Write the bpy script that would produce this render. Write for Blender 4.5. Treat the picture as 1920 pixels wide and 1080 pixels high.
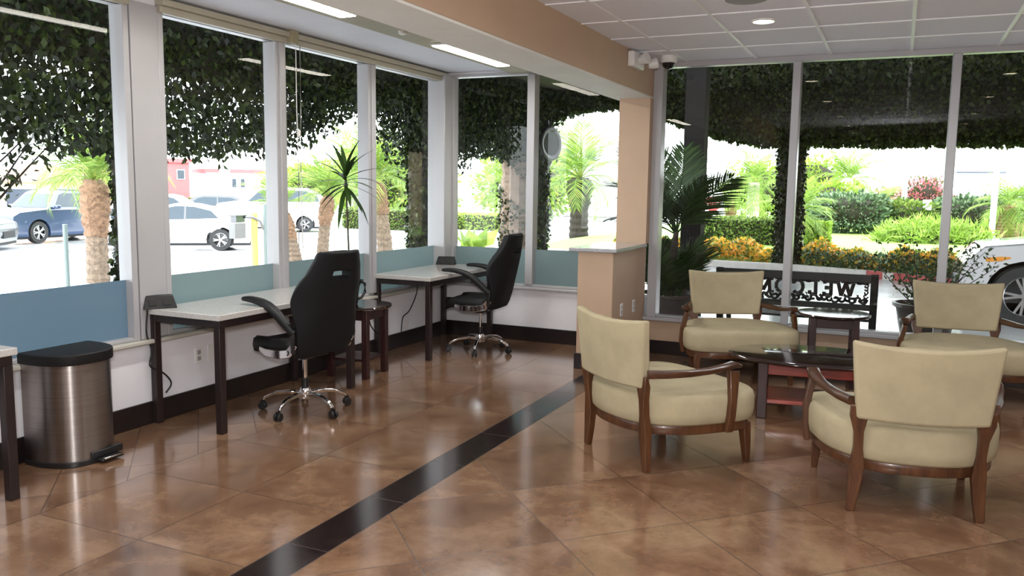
import bpy, math, random
import numpy as np
from mathutils import Vector, Matrix, Euler
random.seed(7)
PI = math.pi
scene = bpy.context.scene
COL = scene.collection
for o in list(bpy.data.objects):
    bpy.data.objects.remove(o)

# ------------------------------------------------------------------ camera
cam_d = bpy.data.cameras.new('camera')
cam_d.sensor_width = 36.0
cam_d.lens = 1569.7 / 1920 * 36.0
cam_d.clip_end = 500
cam = bpy.data.objects.new('camera', cam_d)
COL.objects.link(cam)
yaw, pit, rol = -.43135, .11903, .01353
fw = Vector((math.sin(yaw) * math.cos(pit), math.cos(yaw) * math.cos(pit), -math.sin(pit)))
r0 = Vector((math.cos(yaw), -math.sin(yaw), 0)); u0 = r0.cross(fw)
rr = r0 * math.cos(rol) + u0 * math.sin(rol)
uu = -r0 * math.sin(rol) + u0 * math.cos(rol)
M = Matrix((rr, uu, -fw)).transposed().to_4x4()
M.translation = (0, 0, 1.6)
cam.matrix_world = M
scene.camera = cam

# ------------------------------------------------------------------ sky, exposure
SKY = 9.8
FLASH = 118.0
LAMP = 8.5
w = bpy.data.worlds.new('overcast_sky'); scene.world = w
w.use_nodes = True
bg = w.node_tree.nodes['Background']
bg.inputs[0].default_value = (0.90, 0.96, 1.0, 1)
bg.inputs[1].default_value = SKY
fl_d = bpy.data.lights.new('camera_flash', 'AREA'); fl_d.shape = 'DISK'; fl_d.size = .22
fl_d.energy = FLASH; fl_d.color = (1.0, .98, .96)
fl_o = bpy.data.objects.new('camera_flash', fl_d); COL.objects.link(fl_o)
fl_o.location = (.0, -.06, 1.84)
fl_o.rotation_euler = (math.radians(90 + 16), 0, -yaw)
scene.view_settings.view_transform = 'Standard'
scene.view_settings.look = 'None'
scene.view_settings.gamma = 1
scene.view_settings.exposure = 0.0
scene.view_settings.use_curve_mapping = False

# ------------------------------------------------------------------ materials
def new_mat(name):
    m = bpy.data.materials.new(name); m.use_nodes = True
    nt = m.node_tree
    return m, nt, nt.nodes['Principled BSDF']

class NT:
    """small helper to chain math nodes"""
    def __init__(s, nt): s.nt = nt
    def n(s, typ, **k):
        x = s.nt.nodes.new(typ)
        for a, b in k.items(): setattr(x, a, b)
        return x
    def link(s, a, b): s.nt.links.new(a, b)
    def m(s, op, a, b=None, c=None):
        x = s.n('ShaderNodeMath', operation=op)
        for i, v in enumerate((a, b, c)):
            if v is None: continue
            if isinstance(v, (int, float)): x.inputs[i].default_value = v
            else: s.link(v, x.inputs[i])
        return x.outputs[0]
    def mix(s, f, a, b, blend='MIX'):
        x = s.n('ShaderNodeMix', data_type='RGBA', blend_type=blend)
        for i, v in ((0, f), (6, a), (7, b)):
            if isinstance(v, (int, float)): x.inputs[i].default_value = v
            elif isinstance(v, tuple): x.inputs[i].default_value = v if len(v) == 4 else v + (1,)
            else: s.link(v, x.inputs[i])
        return x.outputs[2]
    def ramp(s, fac, stops):
        x = s.n('ShaderNodeValToRGB')
        el = x.color_ramp.elements
        while len(el) < len(stops): el.new(0.5)
        for e, (p, c) in zip(el, stops): e.position = p; e.color = c + (1,)
        s.link(fac, x.inputs[0])
        return x.outputs[0]
    def coord(s): return s.n('ShaderNodeTexCoord').outputs['Object']
    def noise(s, scale, detail=4, rough=.6, vec=None, dist=0):
        x = s.n('ShaderNodeTexNoise')
        x.inputs['Scale'].default_value = scale; x.inputs['Detail'].default_value = detail
        x.inputs['Roughness'].default_value = rough; x.inputs['Distortion'].default_value = dist
        s.link(vec if vec is not None else s.coord(), x.inputs['Vector'])
        return x.outputs[0]
    def bump(s, h, p, strength=.3, dist=.01):
        x = s.n('ShaderNodeBump'); x.inputs['Strength'].default_value = strength
        x.inputs['Distance'].default_value = dist
        s.link(h, x.inputs['Height']); s.link(x.outputs[0], p.inputs['Normal'])

def mat(name, col, rough=.5, metal=0, var=0, scale=8, bump=0, bscale=80, spec=.5, coat=0):
    m, nt, p = new_mat(name); t = NT(nt)
    p.inputs['Base Color'].default_value = col + (1,)
    p.inputs['Roughness'].default_value = rough
    p.inputs['Metallic'].default_value = metal
    p.inputs['Specular IOR Level'].default_value = spec
    p.inputs['Coat Weight'].default_value = coat
    if var:
        a = tuple(max(0, c * (1 - var)) for c in col); b = tuple(min(1, c * (1 + var)) for c in col)
        t.link(t.ramp(t.noise(scale), [(.3, a), (.7, b)]), p.inputs['Base Color'])
    if bump: t.bump(t.noise(bscale, 3), p, bump, .005)
    return m

def wood(name, dark, light, rough=.3, axis=2, coat=.3, scale=9):
    m, nt, p = new_mat(name); t = NT(nt)
    mp = t.n('ShaderNodeMapping'); sc = [scale] * 3; sc[axis] = scale * .12
    mp.inputs['Scale'].default_value = sc
    t.link(t.coord(), mp.inputs['Vector'])
    f = t.noise(2.2, 6, .65, mp.outputs[0], 1.2)
    t.link(t.ramp(f, [(.3, dark), (.7, light)]), p.inputs['Base Color'])
    p.inputs['Roughness'].default_value = rough; p.inputs['Coat Weight'].default_value = coat
    p.inputs['Coat Roughness'].default_value = .12
    return m

def leafmat(name, stops, trans=.3, rough=.5):
    m, nt, p = new_mat(name); t = NT(nt)
    g = t.n('ShaderNodeNewGeometry')
    c = t.ramp(g.outputs['Random Per Island'], stops)
    t.link(c, p.inputs['Base Color']); p.inputs['Roughness'].default_value = rough
    p.inputs['Specular IOR Level'].default_value = .3
    tr = t.n('ShaderNodeBsdfTranslucent'); t.link(c, tr.inputs[0])
    mx = t.n('ShaderNodeMixShader'); mx.inputs[0].default_value = trans
    t.link(p.outputs[0], mx.inputs[1]); t.link(tr.outputs[0], mx.inputs[2])
    t.link(mx.outputs[0], nt.nodes['Material Output'].inputs[0])
    return m

def emis(name, col, strength):
    m, nt, p = new_mat(name)
    p.inputs['Base Color'].default_value = (.8, .8, .8, 1)
    p.inputs['Emission Color'].default_value = col + (1,)
    p.inputs['Emission Strength'].default_value = strength
    return m

def glassmat(name, tint, f0=.05):
    m, nt, p = new_mat(name); t = NT(nt); nt.nodes.remove(p)
    g = t.n('ShaderNodeNewGeometry')
    d = t.n('ShaderNodeVectorMath', operation='DOT_PRODUCT')
    t.link(g.outputs['Normal'], d.inputs[0]); t.link(g.outputs['Incoming'], d.inputs[1])
    c = t.m('ABSOLUTE', d.outputs['Value'])
    f = t.m('MULTIPLY_ADD', t.m('POWER', t.m('SUBTRACT', 1, c), 5), 1 - f0, f0)
    tr = t.n('ShaderNodeBsdfTransparent'); tr.inputs[0].default_value = tint + (1,)
    gl = t.n('ShaderNodeBsdfGlossy'); gl.inputs['Roughness'].default_value = 0.003
    mx = t.n('ShaderNodeMixShader'); t.link(f, mx.inputs[0])
    t.link(tr.outputs[0], mx.inputs[1]); t.link(gl.outputs[0], mx.inputs[2])
    t.link(mx.outputs[0], nt.nodes['Material Output'].inputs[0])
    return m

def filmmat(name, col):
    m, nt, p = new_mat(name); t = NT(nt)
    p.inputs['Base Color'].default_value = col + (1,); p.inputs['Roughness'].default_value = .18
    tr = t.n('ShaderNodeBsdfTranslucent'); tr.inputs[0].default_value = col + (1,)
    mx = t.n('ShaderNodeMixShader'); mx.inputs[0].default_value = .22
    t.link(p.outputs[0], mx.inputs[1]); t.link(tr.outputs[0], mx.inputs[2])
    t.link(mx.outputs[0], nt.nodes['Material Output'].inputs[0])
    return m

def floor_mat():
    m, nt, p = new_mat('floor_tile'); t = NT(nt)
    co = t.coord()
    sp = t.n('ShaderNodeSeparateXYZ'); t.link(co, sp.inputs[0])
    x, y = sp.outputs[0], sp.outputs[1]
    def grid(a, a0, s):            # (distance to nearest line in m, cell index)
        q = t.m('DIVIDE', t.m('SUBTRACT', a, a0), s)
        fr = t.m('FRACT', q)
        dd = t.m('MULTIPLY', t.m('MINIMUM', fr, t.m('SUBTRACT', 1, fr)), s)
        return dd, t.m('FLOOR', q)
    R2 = 1 / math.sqrt(2)
    def uv(x0, y0):
        dx = t.m('SUBTRACT', x, x0); dy = t.m('SUBTRACT', y, y0)
        return t.m('MULTIPLY', t.m('ADD', dx, dy), R2), t.m('MULTIPLY', t.m('SUBTRACT', dx, dy), R2)
    u, v = uv(-.85, 3.90)
    d1a, i1 = grid(u, 0, .668); d1b, j1 = grid(v, 0, .668)
    d2a, i2 = grid(x, -3.70, .67); d2b, j2 = grid(y, 2.585, .672)
    u3, v3 = uv(-3.71, 3.11)
    d3a, i3 = grid(u3, 0, .357); d3b, j3 = grid(v3, .12, .357)
    ds, js = grid(y, 2.86, .64)
    z1 = t.m('GREATER_THAN', x, -2.19); z3 = t.m('LESS_THAN', x, -3.70)
    st = t.m('MULTIPLY', t.m('LESS_THAN', x, -2.19), t.m('GREATER_THAN', x, -2.41))
    def sel(a, b, c):              # zone 1, 2, 3
        q = t.m('ADD', t.m('MULTIPLY', z1, a), t.m('MULTIPLY', t.m('SUBTRACT', 1, z1), b))
        return t.m('ADD', t.m('MULTIPLY', z3, c), t.m('MULTIPLY', t.m('SUBTRACT', 1, z3), q))
    dist = sel(t.m('MINIMUM', d1a, d1b), t.m('MINIMUM', d2a, d2b), t.m('MINIMUM', d3a, d3b))
    edge = t.m('MINIMUM', t.m('ABSOLUTE', t.m('ADD', x, 3.70)),
               t.m('MINIMUM', t.m('ABSOLUTE', t.m('ADD', x, 2.19)), t.m('ABSOLUTE', t.m('ADD', x, 2.41))))
    dist = t.m('MINIMUM', dist, edge)
    dist = t.m('ADD', t.m('MULTIPLY', st, t.m('MINIMUM', ds, edge)), t.m('MULTIPLY', t.m('SUBTRACT', 1, st), dist))
    grout = t.m('LESS_THAN', dist, .0032)
    ii, jj = sel(i1, i2, i3), sel(j1, j2, j3)
    cv = t.n('ShaderNodeCombineXYZ'); t.link(ii, cv.inputs[0]); t.link(jj, cv.inputs[1]); t.link(z1, cv.inputs[2])
    wn = t.n('ShaderNodeTexWhiteNoise'); t.link(cv.outputs[0], wn.inputs['Vector'])
    off = t.n('ShaderNodeVectorMath', operation='MULTIPLY_ADD')
    t.link(wn.outputs['Color'], off.inputs[0]); off.inputs[1].default_value = (7, 7, 7); t.link(co, off.inputs[2])
    n1 = t.noise(2.6, 6, .66, off.outputs[0], .4)
    n2 = t.noise(14, 4, .6, off.outputs[0])
    f = t.m('ADD', t.m('MULTIPLY', n1, .78), t.m('MULTIPLY', n2, .22))
    tile = t.ramp(f, [(.30, (.125, .060, .033)), (.47, (.225, .119, .066)), (.66, (.355, .215, .128))])
    tone = t.m('MULTIPLY_ADD', wn.outputs['Value'], .22, .89)
    cc = t.n('ShaderNodeCombineColor'); [t.link(tone, cc.inputs[i]) for i in range(3)]
    tile = t.mix(1.0, tile, cc.outputs[0], 'MULTIPLY')
    strip = t.ramp(n2, [(.3, (.010, .005, .005)), (.7, (.03, .016, .014))])
    col = t.mix(st, tile, strip)
    col = t.mix(t.m('MULTIPLY', grout, .75), col, (.05, .025, .016))
    t.link(col, p.inputs['Base Color'])
    rg = t.m('MULTIPLY_ADD', n2, .05, .105)
    rg = t.m('ADD', rg, t.m('MULTIPLY', grout, .3))
    t.link(rg, p.inputs['Roughness'])
    p.inputs['Specular IOR Level'].default_value = .5
    p.inputs['Coat Weight'].default_value = 1; p.inputs['Coat Roughness'].default_value = .15; p.inputs['Coat IOR'].default_value = 1.75
    return m

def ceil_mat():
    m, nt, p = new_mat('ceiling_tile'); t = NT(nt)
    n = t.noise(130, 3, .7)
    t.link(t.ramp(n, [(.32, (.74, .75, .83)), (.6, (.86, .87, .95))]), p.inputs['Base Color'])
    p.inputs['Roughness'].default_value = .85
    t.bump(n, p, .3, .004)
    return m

M = {}
M['floor'] = floor_mat()
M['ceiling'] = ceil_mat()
M['grid'] = mat('white_ceiling_grid', (.82, .82, .86), .4)
M['white'] = mat('white_wall_lightened', (.82, .81, .85), .5, var=.03, scale=3)  # wall white lightened to make up for weak light on the knee wall
M['trimwhite'] = mat('white_trim_dimmed', (.43, .425, .44), .3, var=.03, scale=3)  # white darkened in the colour to offset strong flash on the pillar
M['cream'] = mat('cream_sill_paint', (.52, .50, .44), .35, var=.05, scale=4)
M['rail'] = mat('beige_rail', (.42, .39, .31), .45, var=.06, scale=5)
M['plaster'] = mat('nook_ceiling_paint', (.68, .69, .74), .7, var=.03, scale=2, bump=.05)
M['olive'] = mat('olive_ceiling_paint', (.30, .27, .17), .6, var=.05, scale=3)
M['soffit'] = mat('soffit_paint', (.76, .76, .71), .6, var=.05, scale=2)
M['tan'] = mat('tan_wall_paint', (.51, .355, .245), .55, var=.04, scale=3)
M['baseb'] = mat('dark_baseboard', (.014, .009, .009), .3, var=.2)
M['counter'] = mat('grey_counter_stone', (.40, .40, .42), .12, var=.18, scale=60)
M['slab'] = mat('speckled_white_slab', (.56, .54, .52), .09, var=.16, scale=120)
M['deskmetal'] = mat('dark_brown_metal', (.020, .012, .012), .38, var=.15)
M['blackpl'] = mat('black_plastic', (.012, .012, .013), .38)
M['leather'] = mat('black_leatherette', (.0095, .0095, .0105), .5, bump=.15, bscale=300, spec=.35)
M['mesh'] = mat('black_fabric', (.008, .008, .009), .75, bump=.2, bscale=400, spec=.25)
M['chrome'] = mat('chrome', (.82, .82, .84), .08, metal=1)
M['lidb'] = mat('matte_black_lid', (.010, .010, .011), .55, spec=.3)
M['rubber'] = mat('black_rubber', (.015, .015, .016), .6)
M['fabric'] = mat('cream_upholstery', (.43, .365, .235), .9, var=.09, scale=5, bump=.25, bscale=350, spec=.2)
M['chairwood'] = wood('chair_wood', (.050, .018, .007), (.14, .055, .021), .34, coat=.15)
M['armwood'] = wood('arm_wood', (.035, .014, .007), (.11, .042, .018), .35, axis=1, coat=.15)
M['mahog'] = wood('red_mahogany', (.14, .020, .012), (.36, .045, .025), .35, axis=0, coat=.1)
M['mahogd'] = wood('dark_mahogany', (.012, .004, .004), (.05, .012, .010), .4, axis=2, coat=0)
M['tabletop'] = wood('dark_glossy_top', (.008, .004, .004), (.03, .012, .010), .07, axis=0, coat=1)
M['steel'] = None
M['plate'] = mat('white_plastic', (.80, .79, .77), .35)
M['dsock'] = mat('dark_socket', (.03, .03, .03), .25)
M['gsock'] = mat('grey_socket', (.35, .34, .34), .4)
M['clearp'] = mat('clear_plastic', (.75, .75, .72), .1)
M['cord'] = mat('black_cord', (.012, .012, .012), .5)
M['wcord'] = mat('white_cord', (.75, .75, .74), .5)
M['tube'] = emis('lamp_tube_glow', (1.0, .93, .80), 26)
M['down'] = emis('downlight_glow', (1.0, .86, .62), 24)
M['glass'] = glassmat('window_glass', (.95, .97, .965), .023)
M['glassR'] = glassmat('window_glass_right', (.93, .95, .94), .03)
M['film'] = filmmat('teal_frosted_film', (.20, .275, .285))
M['filmb'] = filmmat('blue_frosted_film', (.125, .195, .26))
M['potb'] = mat('brown_glazed_pot', (.035, .022, .018), .35, var=.3)
M['soil'] = mat('potting_soil', (.03, .022, .015), .95, var=.4, scale=40)
# outdoors
M['iron'] = mat('black_cast_iron', (.01, .01, .011), .45)
M['post'] = mat('dark_brown_post', (.010, .008, .0075), .7, var=.1, spec=.2)
M['eave'] = mat('dark_eave_board', (.045, .033, .026), .8, var=.3, scale=3)
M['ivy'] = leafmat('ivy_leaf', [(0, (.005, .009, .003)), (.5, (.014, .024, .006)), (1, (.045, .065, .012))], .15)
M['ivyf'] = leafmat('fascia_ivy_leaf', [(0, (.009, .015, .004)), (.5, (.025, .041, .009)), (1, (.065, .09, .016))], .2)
M['ivycore'] = mat('ivy_stems', (.020, .017, .008), .9, var=.5, scale=20)
M['palm'] = leafmat('palm_leaflet', [(0, (.10, .18, .03)), (.6, (.22, .34, .06)), (1, (.38, .42, .09))], .4)
M['palmd'] = leafmat('dark_palm_leaflet', [(0, (.015, .03, .01)), (1, (.05, .09, .025))], .25)
M['bark'] = mat('palm_bark', (.17, .12, .085), .9, var=.45, scale=14, bump=.6, bscale=30)
M['barkr'] = mat('reddish_palm_boots', (.22, .125, .075), .9, var=.45, scale=18, bump=.6, bscale=30)
M['barkw'] = mat('pale_palm_bark', (.42, .38, .35), .9, var=.25, scale=9, bump=.5, bscale=20)
M['barkd'] = mat('dark_palm_bark', (.032, .023, .017), .9, var=.5, scale=14, bump=.6, bscale=30)
M['hedge'] = leafmat('hedge_leaf', [(0, (.05, .10, .02)), (.6, (.14, .22, .04)), (1, (.30, .36, .09))], .3)
M['hedgeb'] = leafmat('bright_leaf', [(0, (.14, .24, .03)), (.6, (.28, .42, .06)), (1, (.46, .56, .12))], .4)
M['shrub'] = leafmat('shrub_leaf', [(0, (.03, .06, .025)), (.6, (.10, .17, .08)), (1, (.35, .42, .28))], .25)
M['flower'] = leafmat('orange_flower_bed', [(0, (.05, .09, .02)), (.35, (.22, .28, .04)), (.5, (.62, .44, .05)), (.75, (.75, .40, .05)), (1, (.78, .30, .05))], .3)
M['pink'] = leafmat('pink_bougainvillea', [(0, (.06, .10, .03)), (.35, (.10, .14, .04)), (.45, (.70, .20, .24)), (1, (.88, .36, .40))], .3)
M['blade'] = leafmat('grass_blade', [(0, (.14, .24, .03)), (1, (.36, .50, .10))], .4)
M['dracaena'] = leafmat('dracaena_leaf', [(0, (.02, .05, .012)), (1, (.05, .11, .02))], .25, .35)
M['stem'] = mat('plant_stem', (.05, .05, .02), .7)
M['lawn'] = mat('lawn_grass', (.20, .34, .06), .9, var=.3, scale=30)
M['kerb'] = mat('pale_kerb_concrete', (.50, .47, .44), .7, var=.1)
M['kerbred'] = mat('red_painted_kerb', (.35, .045, .04), .6, var=.2)
M['cwhite'] = mat('white_car_paint', (.80, .80, .81), .15, coat=1)
M['csilver'] = mat('silver_car_paint', (.62, .62, .64), .22, metal=.1, coat=1)
M['cblue'] = mat('navy_car_paint', (.02, .04, .10), .2, coat=1)
M['cgrey'] = mat('charcoal_car_paint', (.03, .033, .037), .2, coat=1)
M['cglass'] = mat('car_window_glass', (.03, .045, .06), .08, spec=.35)
M['alloy'] = mat('alloy_rim', (.55, .55, .57), .25, metal=.9)
M['tail'] = mat('red_lens', (.4, .02, .02), .2)
M['amber'] = mat('amber_lens', (.75, .30, .05), .15)
M['lens'] = mat('clear_lens', (.75, .77, .8), .08)
M['yellow'] = mat('yellow_bollard_paint', (.75, .50, .10), .5, var=.1)
M['greypost'] = mat('grey_post_metal', (.16, .20, .19), .4)
M['boxgrey'] = mat('grey_box_metal', (.16, .155, .15), .5)
M['stucco'] = mat('tan_stucco', (.62, .46, .26), .8, var=.1)
M['whouse'] = mat('white_stucco', (.80, .80, .80), .8, var=.03)
M['redwall'] = mat('red_stucco', (.60, .10, .10), .8, var=.1)
M['roof'] = mat('roof_tile', (.45, .26, .18), .8, var=.2)
M['dgrey'] = mat('dark_grey_cladding', (.10, .11, .12), .6, var=.1)
M['winds'] = mat('dark_window', (.06, .07, .09), .1)
M['signred'] = mat('red_sign_paint', (.6, .03, .04), .4)
M['signyel'] = mat('yellow_sign_paint', (.85, .58, .03), .4)
M['signwhite'] = mat('white_sign_paint', (.82, .82, .82), .4)
M['globe'] = mat('white_lamp_globe', (.82, .82, .80), .3)
M['pale'] = mat('pale_disc', (.016, .018, .014), .7, spec=.2)

def steel():
    m, nt, p = new_mat('brushed_stainless'); t = NT(nt)
    mp = t.n('ShaderNodeMapping'); mp.inputs['Scale'].default_value = (1, 1, 260)
    t.link(t.coord(), mp.inputs['Vector'])
    f = t.noise(1.5, 3, .5, mp.outputs[0])
    t.link(t.ramp(f, [(.3, (.30, .275, .265)), (.7, (.40, .37, .355))]), p.inputs['Base Color'])
    p.inputs['Metallic'].default_value = 1; p.inputs['Roughness'].default_value = .34
    p.inputs['Anisotropic'].default_value = .85
    tg = t.n('ShaderNodeTangent', direction_type='RADIAL', axis='Z'); t.link(tg.outputs[0], p.inputs['Tangent']); p.inputs['Anisotropic Rotation'].default_value = .25
    return m
M['steel'] = steel()

def ground_mat():
    m, nt, p = new_mat('wet_asphalt'); t = NT(nt)
    n1 = t.noise(.28, 5, .6); n2 = t.noise(60, 3)
    t.link(t.ramp(t.m('ADD', t.m('MULTIPLY', n1, .8), t.m('MULTIPLY', n2, .2)),
                  [(.35, (.30, .31, .33)), (.65, (.44, .44, .45))]), p.inputs['Base Color'])
    t.link(t.m('MULTIPLY_ADD', n1, .35, .02), p.inputs['Roughness'])
    return m
M['ground'] = ground_mat()
def drive_mat():
    m, nt, p = new_mat('wet_concrete'); t = NT(nt)
    n1 = t.noise(.5, 5, .6)
    t.link(t.ramp(n1, [(.35, (.50, .50, .50)), (.65, (.62, .62, .62))]), p.inputs['Base Color'])
    t.link(t.m('MULTIPLY_ADD', n1, .3, .03), p.inputs['Roughness'])
    return m
M['drive'] = drive_mat()

# ------------------------------------------------------------------ mesh builder
class MB:
    def __init__(s): s.v = []; s.f = []
    def add(s, vs, fs, mx=None):
        b = len(s.v)
        s.v += [tuple(mx @ Vector(v)) for v in vs] if mx else [tuple(v) for v in vs]
        s.f += [tuple(i + b for i in f) for f in fs]
        return s
    def box(s, x0, x1, y0, y1, z0, z1, mx=None):
        v = [(x, y, z) for x in (x0, x1) for y in (y0, y1) for z in (z0, z1)]
        return s.add(v, [(0, 1, 3, 2), (4, 6, 7, 5), (0, 4, 5, 1), (2, 3, 7, 6), (0, 2, 6, 4), (1, 5, 7, 3)], mx)
    def loft(s, rings, cap=True, closed=True, mx=None):
        n = len(rings[0]); v = [p for r in rings for p in r]; f = []
        for i in range(len(rings) - 1):
            for j in range(n if closed else n - 1):
                k = (j + 1) % n
                f.append((i * n + j, i * n + k, (i + 1) * n + k, (i + 1) * n + j))
        if cap:
            f.append(tuple(range(n - 1, -1, -1))); f.append(tuple((len(rings) - 1) * n + j for j in range(n)))
        return s.add(v, f, mx)
    def lathe(s, prof, n=24, mx=None, cap=True):
        return s.loft([[(r * math.cos(2 * PI * j / n), r * math.sin(2 * PI * j / n), z) for j in range(n)] for r, z in prof], cap, True, mx)
    def prism(s, outline, z0, z1, mx=None):
        return s.loft([[(x, y, z0) for x, y in outline], [(x, y, z1) for x, y in outline]], True, True, mx)
    def sweep(s, pts, secs, up=(0, 0, 1), mx=None, cap=True):
        """secs: per point list of 2D outline points (a along side, b along up')"""
        P = [Vector(p) for p in pts]; rings = []
        for i, p in enumerate(P):
            t = (P[min(i + 1, len(P) - 1)] - P[max(i - 1, 0)]).normalized()
            a = t.cross(Vector(up))
            if a.length < 1e-4: a = t.cross(Vector((0, 1, 0)))
            a.normalize(); b = a.cross(t)
            rings.append([tuple(p + a * q[0] + b * q[1]) for q in secs[i]])
        return s.loft(rings, cap, True, mx)
    def tube(s, pts, r, n=8, mx=None, up=(0, 0, 1)):
        if not isinstance(r, (list, tuple)): r = [r] * len(pts)
        return s.sweep(pts, [[(q * math.cos(2 * PI * j / n), q * math.sin(2 * PI * j / n)) for j in range(n)] for q in r], up, mx)
    def bar(s, pts, w, h, mx=None, up=(0, 0, 1)):
        if not isinstance(w, (list, tuple)): w = [w] * len(pts)
        if not isinstance(h, (list, tuple)): h = [h] * len(pts)
        return s.sweep(pts, [[(-a / 2, -b / 2), (a / 2, -b / 2), (a / 2, b / 2), (-a / 2, b / 2)] for a, b in zip(w, h)], up, mx)
    def build(s, name, m, parent=None, bev=0, seg=2, sub=0, ang=35, solid=0):
        me = bpy.data.meshes.new(name); me.from_pydata(s.v, [], s.f); me.update()
        me.polygons.foreach_set('use_smooth', [True] * len(me.polygons))
        me.set_sharp_from_angle(angle=math.radians(ang))
        me.materials.append(m)
        import bmesh
        bm = bmesh.new(); bm.from_mesh(me); bmesh.ops.recalc_face_normals(bm, faces=bm.faces); bm.to_mesh(me); bm.free()
        o = bpy.data.objects.new(name, me); COL.objects.link(o)
        if parent: o.parent = parent
        if solid:
            q = o.modifiers.new('solid', 'SOLIDIFY'); q.thickness = solid; q.offset = 0
        if bev:
            q = o.modifiers.new('bevel', 'BEVEL'); q.width = bev; q.segments = seg; q.limit_method = 'ANGLE'; q.angle_limit = math.radians(40)
        if sub:
            q = o.modifiers.new('sub', 'SUBSURF'); q.levels = sub; q.render_levels = sub
        return o

def tag(o, label, cat, group=None):
    o['label'] = label; o['category'] = cat
    if group: o['group'] = group
    return o
def thing(name, label, cat, loc=(0, 0, 0), rz=0, group=None):
    o = bpy.data.objects.new(name, None); COL.objects.link(o)
    o.location = loc; o.rotation_euler = (0, 0, rz); o.empty_display_size = .1
    return tag(o, label, cat, group)
def struct(o): o['kind'] = 'structure'; return o
def stuff(o): o['kind'] = 'stuff'; return o
def dup(root, loc, rz, label, group=None):
    r = root.copy(); COL.objects.link(r); r.location = loc; r.rotation_euler = (0, 0, rz); r['label'] = label
    if group: r['group'] = group
    for ch in list(root.children):
        c = ch.copy(); COL.objects.link(c); c.parent = r
        for g in list(ch.children):
            d = g.copy(); COL.objects.link(d); d.parent = c
    return r

# ------------------------------------------------------------------ room shell
XL, YB, XR, YR, ZC = -4.48, 7.99, 5.0, -3.6, 2.80
struct(MB().box(-4.62, XR, YR, YB + .12, -.12, 0).build('floor', M['floor']))
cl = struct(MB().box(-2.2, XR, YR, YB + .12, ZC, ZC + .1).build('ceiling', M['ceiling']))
gr = MB()
for k in range(-1, 11): gr.box(-1.90 + k * .635 - .012, -1.90 + k * .635 + .012, YR, YB, ZC - .007, ZC)
for k in range(-13, 4): gr.box(-2.2, XR, 5.25 + k * .688 - .012, 5.25 + k * .688 + .012, ZC - .0072, ZC)
gr.build('ceiling_grid', M['grid'], cl)
struct(MB().box(-4.62, -2.2, YR, YB + .12, ZC, ZC + .1).build('ceiling.001', M['plaster']))
struct(MB().box(-3.70, -2.56, YR, YB, 2.765, ZC).build('trim_1', M['olive']))
b = struct(MB().box(-2.56, -2.2, YR, YB, 2.475, ZC).build('wall_beam', M['tan']))
MB().box(-2.56, -2.2, YR, YB, 2.46, 2.476).build('beam_soffit', M['soffit'], b)
struct(MB().box(-2.50, -2.2, 7.84, YB + .1, 1.085, 2.46).build('wall_column', M['tan']))
# left wall: knee, pillar, header strips
lw = MB().box(-4.62, XL, YR, YB + .12, 0, .545)
lw.box(-4.62, XL, YR, YB + .12, 2.74, ZC)
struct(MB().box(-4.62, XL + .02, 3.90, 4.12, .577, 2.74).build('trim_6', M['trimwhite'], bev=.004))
lw.box(-4.615, XL - .01, 3.90, 4.12, .545, 2.74)
lw.box(-4.62, XL, YR, 1.0, .545, 2.74)
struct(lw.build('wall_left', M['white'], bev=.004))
struct(MB().box(-4.62, -2.235, YB, YB + .12, 0, .545).box(-4.62, -2.235, YB, YB + .12, 2.775, ZC).build('wall_nook', M['white']))
struct(MB().box(-2.235, XR, YB, YB + .12, 0, .33).build('wall_right_window', M['tan']))
struct(MB().box(-4.62, XR, YR - .12, YR, 0, ZC).build('wall_rear', M['tan']))
struct(MB().box(XR, XR + .12, YR, YB + .12, 0, ZC).build('wall_right', M['tan']))
struct(MB().box(-4.62, -4.425, YR, YB, .545, .575).build('trim_2', M['cream'], bev=.008))
struct(MB().box(-4.425, -2.56, 7.935, YB + .1, .545, .575).build('trim_3', M['trimwhite'], bev=.008))
struct(MB().box(-2.235, XR, 7.93, YB + .1, .33, .365).build('trim_4', M['trimwhite'], bev=.006))
struct(MB().box(XL, -4.462, YR, YB - .018, 0, .15).build('baseboard_left', M['baseb'], bev=.004))
struct(MB().box(XL, -2.56, YB - .018, YB, 0, .15).build('baseboard_nook', M['baseb'], bev=.004))
struct(MB().box(-2.235, XR, YB - .018, YB, 0, .13).build('baseboard_right', M['baseb'], bev=.004))
# half wall with counter cap
hw = struct(MB().box(-2.56, -2.235, 6.95, YB, 0, 1.055).build('wall_half', M['tan'], bev=.004))
MB().box(-2.625, -2.185, 6.88, 7.839, 1.055, 1.088).build('counter_cap', M['counter'], hw, bev=.006)
MB().box(-2.575, -2.22, 6.935, YB, 0, .14).build('half_wall_baseboard', M['baseb'], hw, bev=.004)
# curtain header rail
r_ = tag(MB().box(-4.50, -4.40, 4.12, 7.9, 2.745, 2.785).box(-4.50, -4.43, 4.12, 7.9, 2.70, 2.745).build('header_rail', M['rail'], bev=.006),
         'long beige rail along the ceiling over the left windows', 'rail')
r2 = tag(MB().box(-4.50, -4.40, YR + .05, 3.88, 2.745, 2.785).box(-4.50, -4.43, YR + .05, 3.88, 2.70, 2.745).build('header_rail', M['rail'], bev=.006),
         'beige rail over the leftmost window beside the pillar', 'rail')
MB().box(-4.46, -4.38, 5.36, 5.44, 2.70, 2.80).build('rail_bracket', M['olive'], r_, bev=.004)
cd = thing('pull_cords', 'pair of thin white pull cords hanging before the middle left window', 'cord', (-4.40, 5.45, 2.70))
for dy in (-.025, .025):
    MB().tube([(0, dy, 0), (0, dy, -.5), (0, dy * .5, -1.0), (0, dy, -1.62)], .004, 6).build('cord', M['wcord'], cd)
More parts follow.
